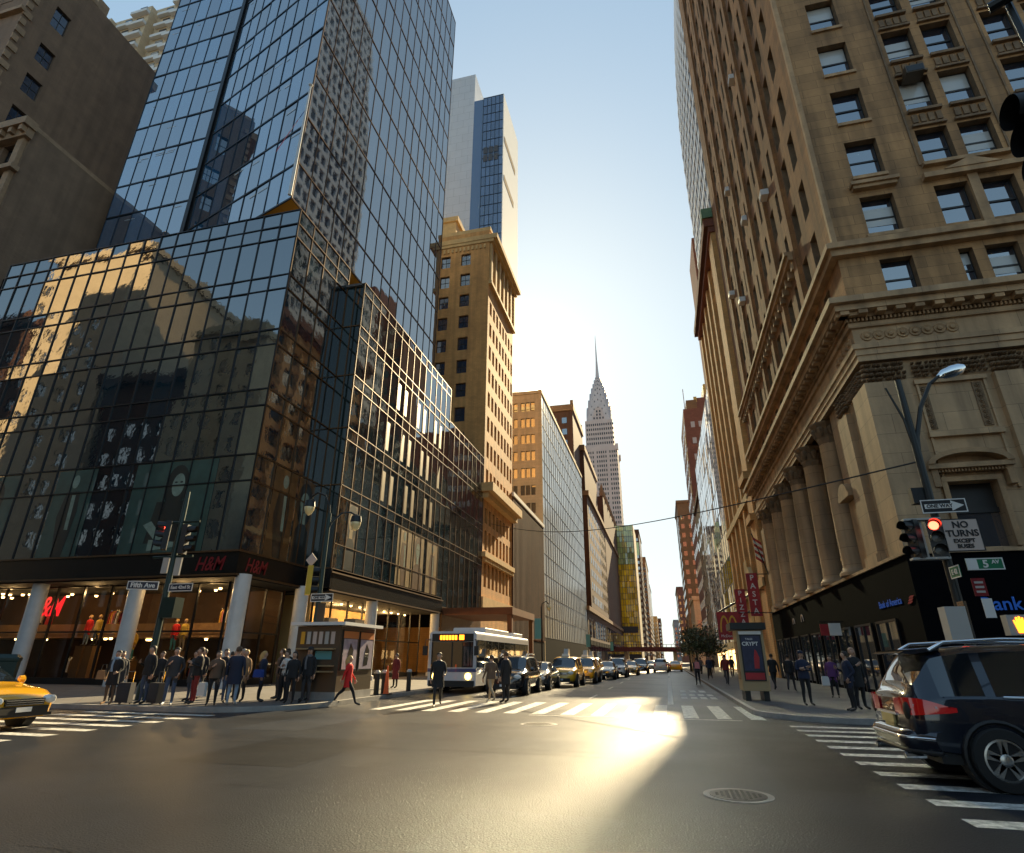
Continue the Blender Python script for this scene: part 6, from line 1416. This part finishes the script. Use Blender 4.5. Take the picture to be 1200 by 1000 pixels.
    dg = bpy.context.evaluated_depsgraph_get(); nm_ = bpy.data.meshes.new_from_object(ob.evaluated_get(dg)); nm_.name = 'body'; nm_.materials.clear()
    for q in (skin, top, legs, shoes): nm_.materials.append(M[q])
    for p in nm_.polygons:
        c = p.center/s; i = 1
        if min((c-hands[0]).length, (c-hands[1]).length) < .095: i = 0
        elif c.z > 1.475: i = 0
        elif c.z < .10 and min((Vector((c.x, c.y-.07, 0))-Vector((f_[0], f_[1], 0))).length for f_ in feet) < .2 or c.z < .075: i = 3
        elif c.z < .93 and abs(c.x) < .215 and abs(c.y) < .75 and min((c-h_).length for h_ in hands) > .2: i = 2
        p.material_index = i; p.use_smooth = True
    ob.modifiers.clear(); old = ob.data; ob.data = nm_; bpy.data.meshes.remove(old); ob.parent = o; OFF[ob] = Vector()
    hz = MB(); k0 = 0                       # hair: a cap that hugs the skull
    hz.lathe((0, -.012*s, 1.655*s), [(.091*s, -.055*s), (.098*s, .0), (.09*s, .055*s), (.055*s, .092*s), (.01, .102*s)], 14, sx=.93, sy=1.06)
    for i, v in enumerate(hz.v):
        if v[1] > .045*s and v[2] < 1.70*s: hz.v[i] = (v[0]*.93, .04*s, v[2]+.02*s)
    if long_hair: hz.tube([(0, -.06*s, 1.68*s), (0, -.085*s, 1.58*s), (0, -.09*s, 1.47*s), (0, -.1*s, 1.37*s)], [.075*s, .095*s, .09*s, .05*s], 10)
    hz.build('hair', hair, o, world=False, smooth=60)
    ey = MB()
    for sx in (1, -1): ey.lathe((sx*.03*s, .088*s, 1.648*s), [(.004, -.008), (.011*s, .0), (.004, .012*s)], 8, ax=(0, 1, 0))
    ey.lathe((0, .098*s, 1.588*s), [(.004, -.01), (.02*s, .0), (.01, .006)], 8, ax=(0, 1, 0), sy=.35); ey.build('face_features', 'h_dark' if skin == 'skin' else 'shoe', o, world=False)
    if hat: q = MB(); q.lathe((0, .0, 1.69*s), [(.098*s, -.01), (.1*s, .03*s), (.085*s, .075*s), (.02*s, .10*s)], 14); q.box(-.075*s, .075*s, .07*s, .18*s, 1.685*s, 1.70*s); q.build('cap', hat, o, world=False, smooth=50)
    if coat:
        q = MB(); lo = {'jacket': .86, 'coat': .62, 'long': .45}[coat]; wv = wide*s
        q.lathe((0, 0, 0), [(.205*wv, lo*s), (.2*wv, (lo+.12)*s), (.175*wv, 1.08*s), (.2*wv, 1.25*s), (.195*wv, 1.37*s), (.12*wv, 1.45*s), (.075*s, 1.49*s), (.07*s, 1.45*s)], 18, sy=.74)
        q.build('coat', top, o, world=False, smooth=60)
    if scarf: q = MB(); q.lathe((0, .01, 1.44*s), [(.09, 0), (.11, .03), (.1, .07), (.07, .09)], 12); q.tube([(.04, .13*s, 1.46*s), (.05, .165*s, 1.25*s), (.03, .16*s, 1.05*s)], .035, 6); q.build('scarf', scarf, o, world=False)
    return o
def bag(name, label, cat, x, y, z, w, d, h, m_, rz=0., strap=True):
    o = thing(name, label, cat, (x, y, z), rz); q = MB(); q.prism(Fr((0, -d/2, 0), (1, 0, 0), (0, 1, 0)), [(-w/2, 0), (w/2, 0), (w*.46, h*.8), (w*.36, h), (-w*.36, h), (-w*.46, h*.8)], 0, d); q.build('body', m_, o, world=False)
    if strap: q = MB(); q.tube([(-w*.3, 0, h), (-w*.22, 0, h+.18), (w*.22, 0, h+.18), (w*.3, 0, h)], .012, 6); q.build('handle', 'shoe', o, world=False)
    return o
def suitcase(label, x, y, rz):
    o = thing('suitcase', label, 'suitcase', (x, y, .14), rz); q = MB(); q.box(-.22, .22, -.13, .13, .05, .66); q.box(-.2, .2, -.15, -.13, .12, .58); q.build('case', 'c_charcoal', o, world=False)
    q = MB(); q.tube([(-.12, .1, .66), (-.12, .1, 1.0), (.12, .1, 1.0), (.12, .1, .66)], .012, 6); q.build('handle', 'chrome', o, world=False)
    for a in (-.18, .18): q = MB(); q.lathe((a, .1, .04), [(.04, -.02), (.04, .02)], 10, ax=(1, 0, 0)); q.build('wheel', 'shoe', o, world=False)
G1 = 'people waiting at the left corner'; Z = .14
person('woman in dark coat with pale scarf and tall brown boots, leftmost of the waiting crowd', -18.13, 17.2, Z, 200, 'c_black', 'c_brown', 'c_tan', 'h_dark', coat='coat', scarf='c_paleblue', h=1.66, arms=('down', 'carry'), group=G1)
bag('handbag', 'tan leather handbag carried by the woman with the scarf', 'bag', -18.5, 17.1, .9, .36, .14, .28, 'c_tan')
suitcase('dark suitcase between the scarf woman and the tall man in black', -17.75, 17.45, .2)
person('man in black jacket and blue jeans looking down, right of the suitcase', -17.25, 17.7, Z, 170, 'c_black', 'c_jeans', h=1.82, coat='jacket', arms=('phone', 'down'), group=G1)
suitcase('dark suitcase beside the hooded person in white shoes', -16.75, 17.7, -.1)
person('person in dark hooded jacket, jeans and white shoes, left of the red trousers', -16.04, 17.5, Z, 210, 'c_charcoal', 'c_jeans', 'shoe_white', h=1.76, coat='jacket', arms=('phone', 'pocket'), group=G1)
person('man in dark red trousers and black jacket', -15.7, 18.2, Z, 150, 'c_black', 'c_darkred', 'shoe', 'h_brown', h=1.78, coat='jacket', arms=('pocket', 'phone'), group=G1)
person('person in black jacket and jeans behind the woman with the white bag', -15.3, 19.0, Z, 230, 'c_black', 'c_jeans', h=1.74, coat='jacket', arms='folded', group=G1)
person('woman in brown coat and black trousers with a white carrier bag', -14.7, 17.9, Z, 215, 'c_brown', 'c_black', h=1.66, coat='jacket', long_hair=True, arms=('phone', 'down'), group=G1)
bag('carrier_bag', 'white plastic carrier bag hanging from the hand of the woman in brown', 'bag', -14.95, 17.7, .42, .3, .12, .42, 'c_white')
person('man with his back turned in dark coat and pale blue jeans with white shoes', -14.1, 18.1, Z, 20, 'c_navy', 'c_paleblue', 'shoe_white', 'h_brown', h=1.8, coat='coat', wide=1.1, group=G1)
person('blond person half hidden behind the man in pale jeans', -15.0, 19.7, Z, 180, 'c_tan', 'c_black', hair='h_blond', h=1.72, coat='jacket', group=G1)
person('blond woman with her back turned in dark blue jacket with grey bag', -14.3, 19.8, Z, 300, 'c_navy', 'c_black', hair='h_blond', long_hair=True, h=1.68, coat='jacket', group=G1)
bag('handbag', 'blue grey shoulder bag on the blond woman', 'bag', -14.3, 19.6, .95, .36, .14, .26, 'c_blue')
person('tall dark person standing just left of the woman in patterned top', -13.9, 20.6, Z, 190, 'c_black', 'c_black', skin='skin_dark', h=1.78, coat='coat', group=G1)
person('person in white patterned top and dark trousers near the lamp post', -13.75, 20.4, Z, 160, 'c_white', 'c_black', hair='h_brown', h=1.7, arms='folded', group=G1)
person('woman in black jacket left of the man in the cap', -12.85, 19.5, Z, 195, 'c_black', 'c_black', h=1.66, coat='jacket', long_hair=True, group=G1)
person('man in dark jacket, grey shirt and peaked cap by the lamp post', -12.5, 19.9, Z, 185, 'c_black', 'c_charcoal', hat='c_charcoal', h=1.8, coat='jacket', scarf='c_grey', group=G1)
person('man in dark jacket behind the crowd by the white corner column', -17.6, 20.6, Z, 180, 'c_black', 'c_jeans', h=1.76, coat='jacket', group=G1)
person('man in grey jacket at the back of the crowd', -16.6, 21.6, Z, 150, 'c_grey', 'c_black', hair='h_grey', h=1.78, coat='jacket', group=G1)
for i, (x, y, f, t, l, hr, a, lab) in enumerate(((-18.6, 19.6, 200, 'c_black', 'c_black', 'h_brown', 'pocket', 'dark figure behind the scarf woman near the second column'), (-16.9, 19.4, 160, 'c_charcoal', 'c_jeans', 'h_dark', 'folded', 'figure with folded arms behind the hooded person'), (-15.9, 20.3, 220, 'c_navy', 'c_black', 'h_grey', 'phone', 'grey haired figure in navy behind the red trousers'), (-13.2, 21.0, 170, 'c_black', 'c_black', 'h_dark', 'pocket', 'dark figure against the newsstand wall'), (-14.6, 21.3, 140, 'c_brown', 'c_charcoal', 'h_brown', 'folded', 'figure in brown half hidden behind the blond woman'), (-19.4, 18.6, 230, 'c_charcoal', 'c_black', 'h_dark', 'phone', 'person in charcoal left of the scarf woman'), (-17.9, 22.6, 80, 'c_darkred', 'c_black', 'h_dark', 'down', 'walker in dark red jacket along the shop window'))):
    person(lab, x, y, Z, f, t, l, hair=hr, h=1.66+.03*(i % 5), arms=(a, 'down'), coat=('jacket', 'coat')[i % 2], group=G1, pose='walk' if i == 6 else 'stand', wide=1+.05*(i % 3))
person('woman in bright red coat striding right towards the crossing', -11.6, 21.2, 0, 292, 'c_red', 'c_black', 'shoe', 'h_blond', h=1.68, pose='stride', coat='coat', long_hair=True)
person('small figure in dark red coat by the lit shop window beyond the newsstand', -14.2, 31, Z, 160, 'c_darkred', 'c_black', h=1.7, coat='long')
person('man in black walking over the crossing in front of the bus', -8.12, 21.4, 0, 200, 'c_black', 'c_black', skin='skin', h=1.8, pose='walk', coat='coat', wide=1.05, arms=('down', 'carry'))
person('man in brown jacket and khaki trousers on the crossing', -6.87, 24.0, 0, 50, 'c_brown', 'c_khaki', 'shoe_white', 'h_brown', h=1.74, pose='walk', coat='jacket')
person('tall man in black on the crossing beside the khaki trousers', -6.35, 24.3, 0, 60, 'c_black', 'c_black', hair='h_brown', h=1.86, coat='coat')
person('officer in dark uniform with folded arms and cap on the right pavement', 4.65, 24.2, Z, 195, 'c_police', 'c_black', hat='c_police', h=1.76, arms='folded', coat='jacket')
person('man in dark jacket holding a phone, nearer of the pair beside the navy SUV', 5.5, 21.9, Z, 95, 'c_navy', 'c_black', h=1.74, arms=('phone', 'pocket'), coat='jacket')
person('taller bald man in black facing the man with the phone', 6.0, 22.9, Z, 200, 'c_black', 'c_black', hair='skin', h=1.86, coat='coat', arms=('phone', 'down'))
person('woman in purple jacket with a red and white bag by the bank shop front', 6.8, 29.5, Z, 160, 'c_purple', 'c_black', h=1.66, coat='jacket', long_hair=True)
bag('shopping_bag', 'red and white shopping bag held by the woman in purple', 'bag', 6.45, 29.3, .62, .3, .12, .36, 'c_white')
person('man in dark suit walking away right of the poster kiosk', 5.35, 35.5, Z, 10, 'c_black', 'c_black', h=1.78, pose='walk', coat='jacket')
person('person in black jacket walking just right of the man in the suit', 6.0, 34.6, Z, 340, 'c_black', 'c_charcoal', h=1.74, pose='walk', coat='jacket')
person('man in red coat and dark trousers walking away along the right pavement', 3.55, 42, Z, 5, 'c_darkred', 'c_charcoal', h=1.78, pose='walk', coat='jacket')
person('person in dark clothes with a pink backpack standing off the right kerb', 1.9, 45, 0, 10, 'c_charcoal', 'c_black', h=1.74, coat='jacket')
bag('backpack', 'bright pink backpack on the person at the right kerb', 'bag', 1.92, 44.8, 1.05, .34, .2, .42, 'shop_pink')
G2 = 'people far along the right pavement'
for i, (x, y, t, f, lab) in enumerate(((4.9, 46, 'c_charcoal', 180, 'dark figure right of the man in the red coat'), (3.2, 53, 'c_navy', 170, 'figure in navy by the first street tree'), (4.6, 56, 'c_brown', 200, 'figure in brown under the box sign'), (5.6, 60, 'c_black', 180, 'black figure before the banner signs'), (3.4, 70, 'c_grey', 10, 'grey figure beyond the first street tree'), (5.0, 76, 'c_black', 180, 'farthest dark figure on the right pavement'))):
    person(lab, x, y, Z, f, t, 'c_black', h=1.72+.02*(i % 4), pose='walk', coat='jacket', group=G2)
G3 = 'shop window dummies'
for i, (x, y, z, t, l, lab) in enumerate(((-33.6, 29.3, 2.2, 'c_red', 'c_paleblue', 'shop dummy in red top and pale jeans left of the signal pole'), (-33.0, 29.4, 2.2, 'c_yellow', 'c_charcoal', 'shop dummy in yellow jacket left of the signal pole'), (-27.3, 29.3, 1.9, 'c_red', 'c_teal', 'shop dummy in red top and turquoise trousers beside the corner column'), (-26.7, 29.3, 1.9, 'c_yellow', 'c_khaki', 'shop dummy in yellow top and khaki trousers beside the corner column'), (-30.4, 29.6, 1.4, 'c_yellow', 'c_teal', 'shop dummy in yellow and green behind the signal pole'), (-24.6, 31, 2.0, 'c_red', 'c_brown', 'shop dummy in red right of the corner column'))):
    q = person(lab, x, y, z, 180, t, l, 'shoe', 'h_blond', skin='skin', h=1.75, arms='down', coat='jacket', group=G3, name='shop_dummy', cat='mannequin')
    pl = thing('display_plinth', 'dark display plinth under the ' + lab[:lab.find(' in ')] + lab[lab.find(' in '):].replace(' left of the signal pole', '').replace(' beside the corner column', ''), 'plinth', (x, y, .16), 0, 'plinths under the dummies'); w = MB(); w.box(x-.28, x+.28, y-.28, y+.28, .16, z-.02); w.box(x-.3, x+.3, y-.3, y+.3, z-.02, z); w.build('block', 'wood', pl)
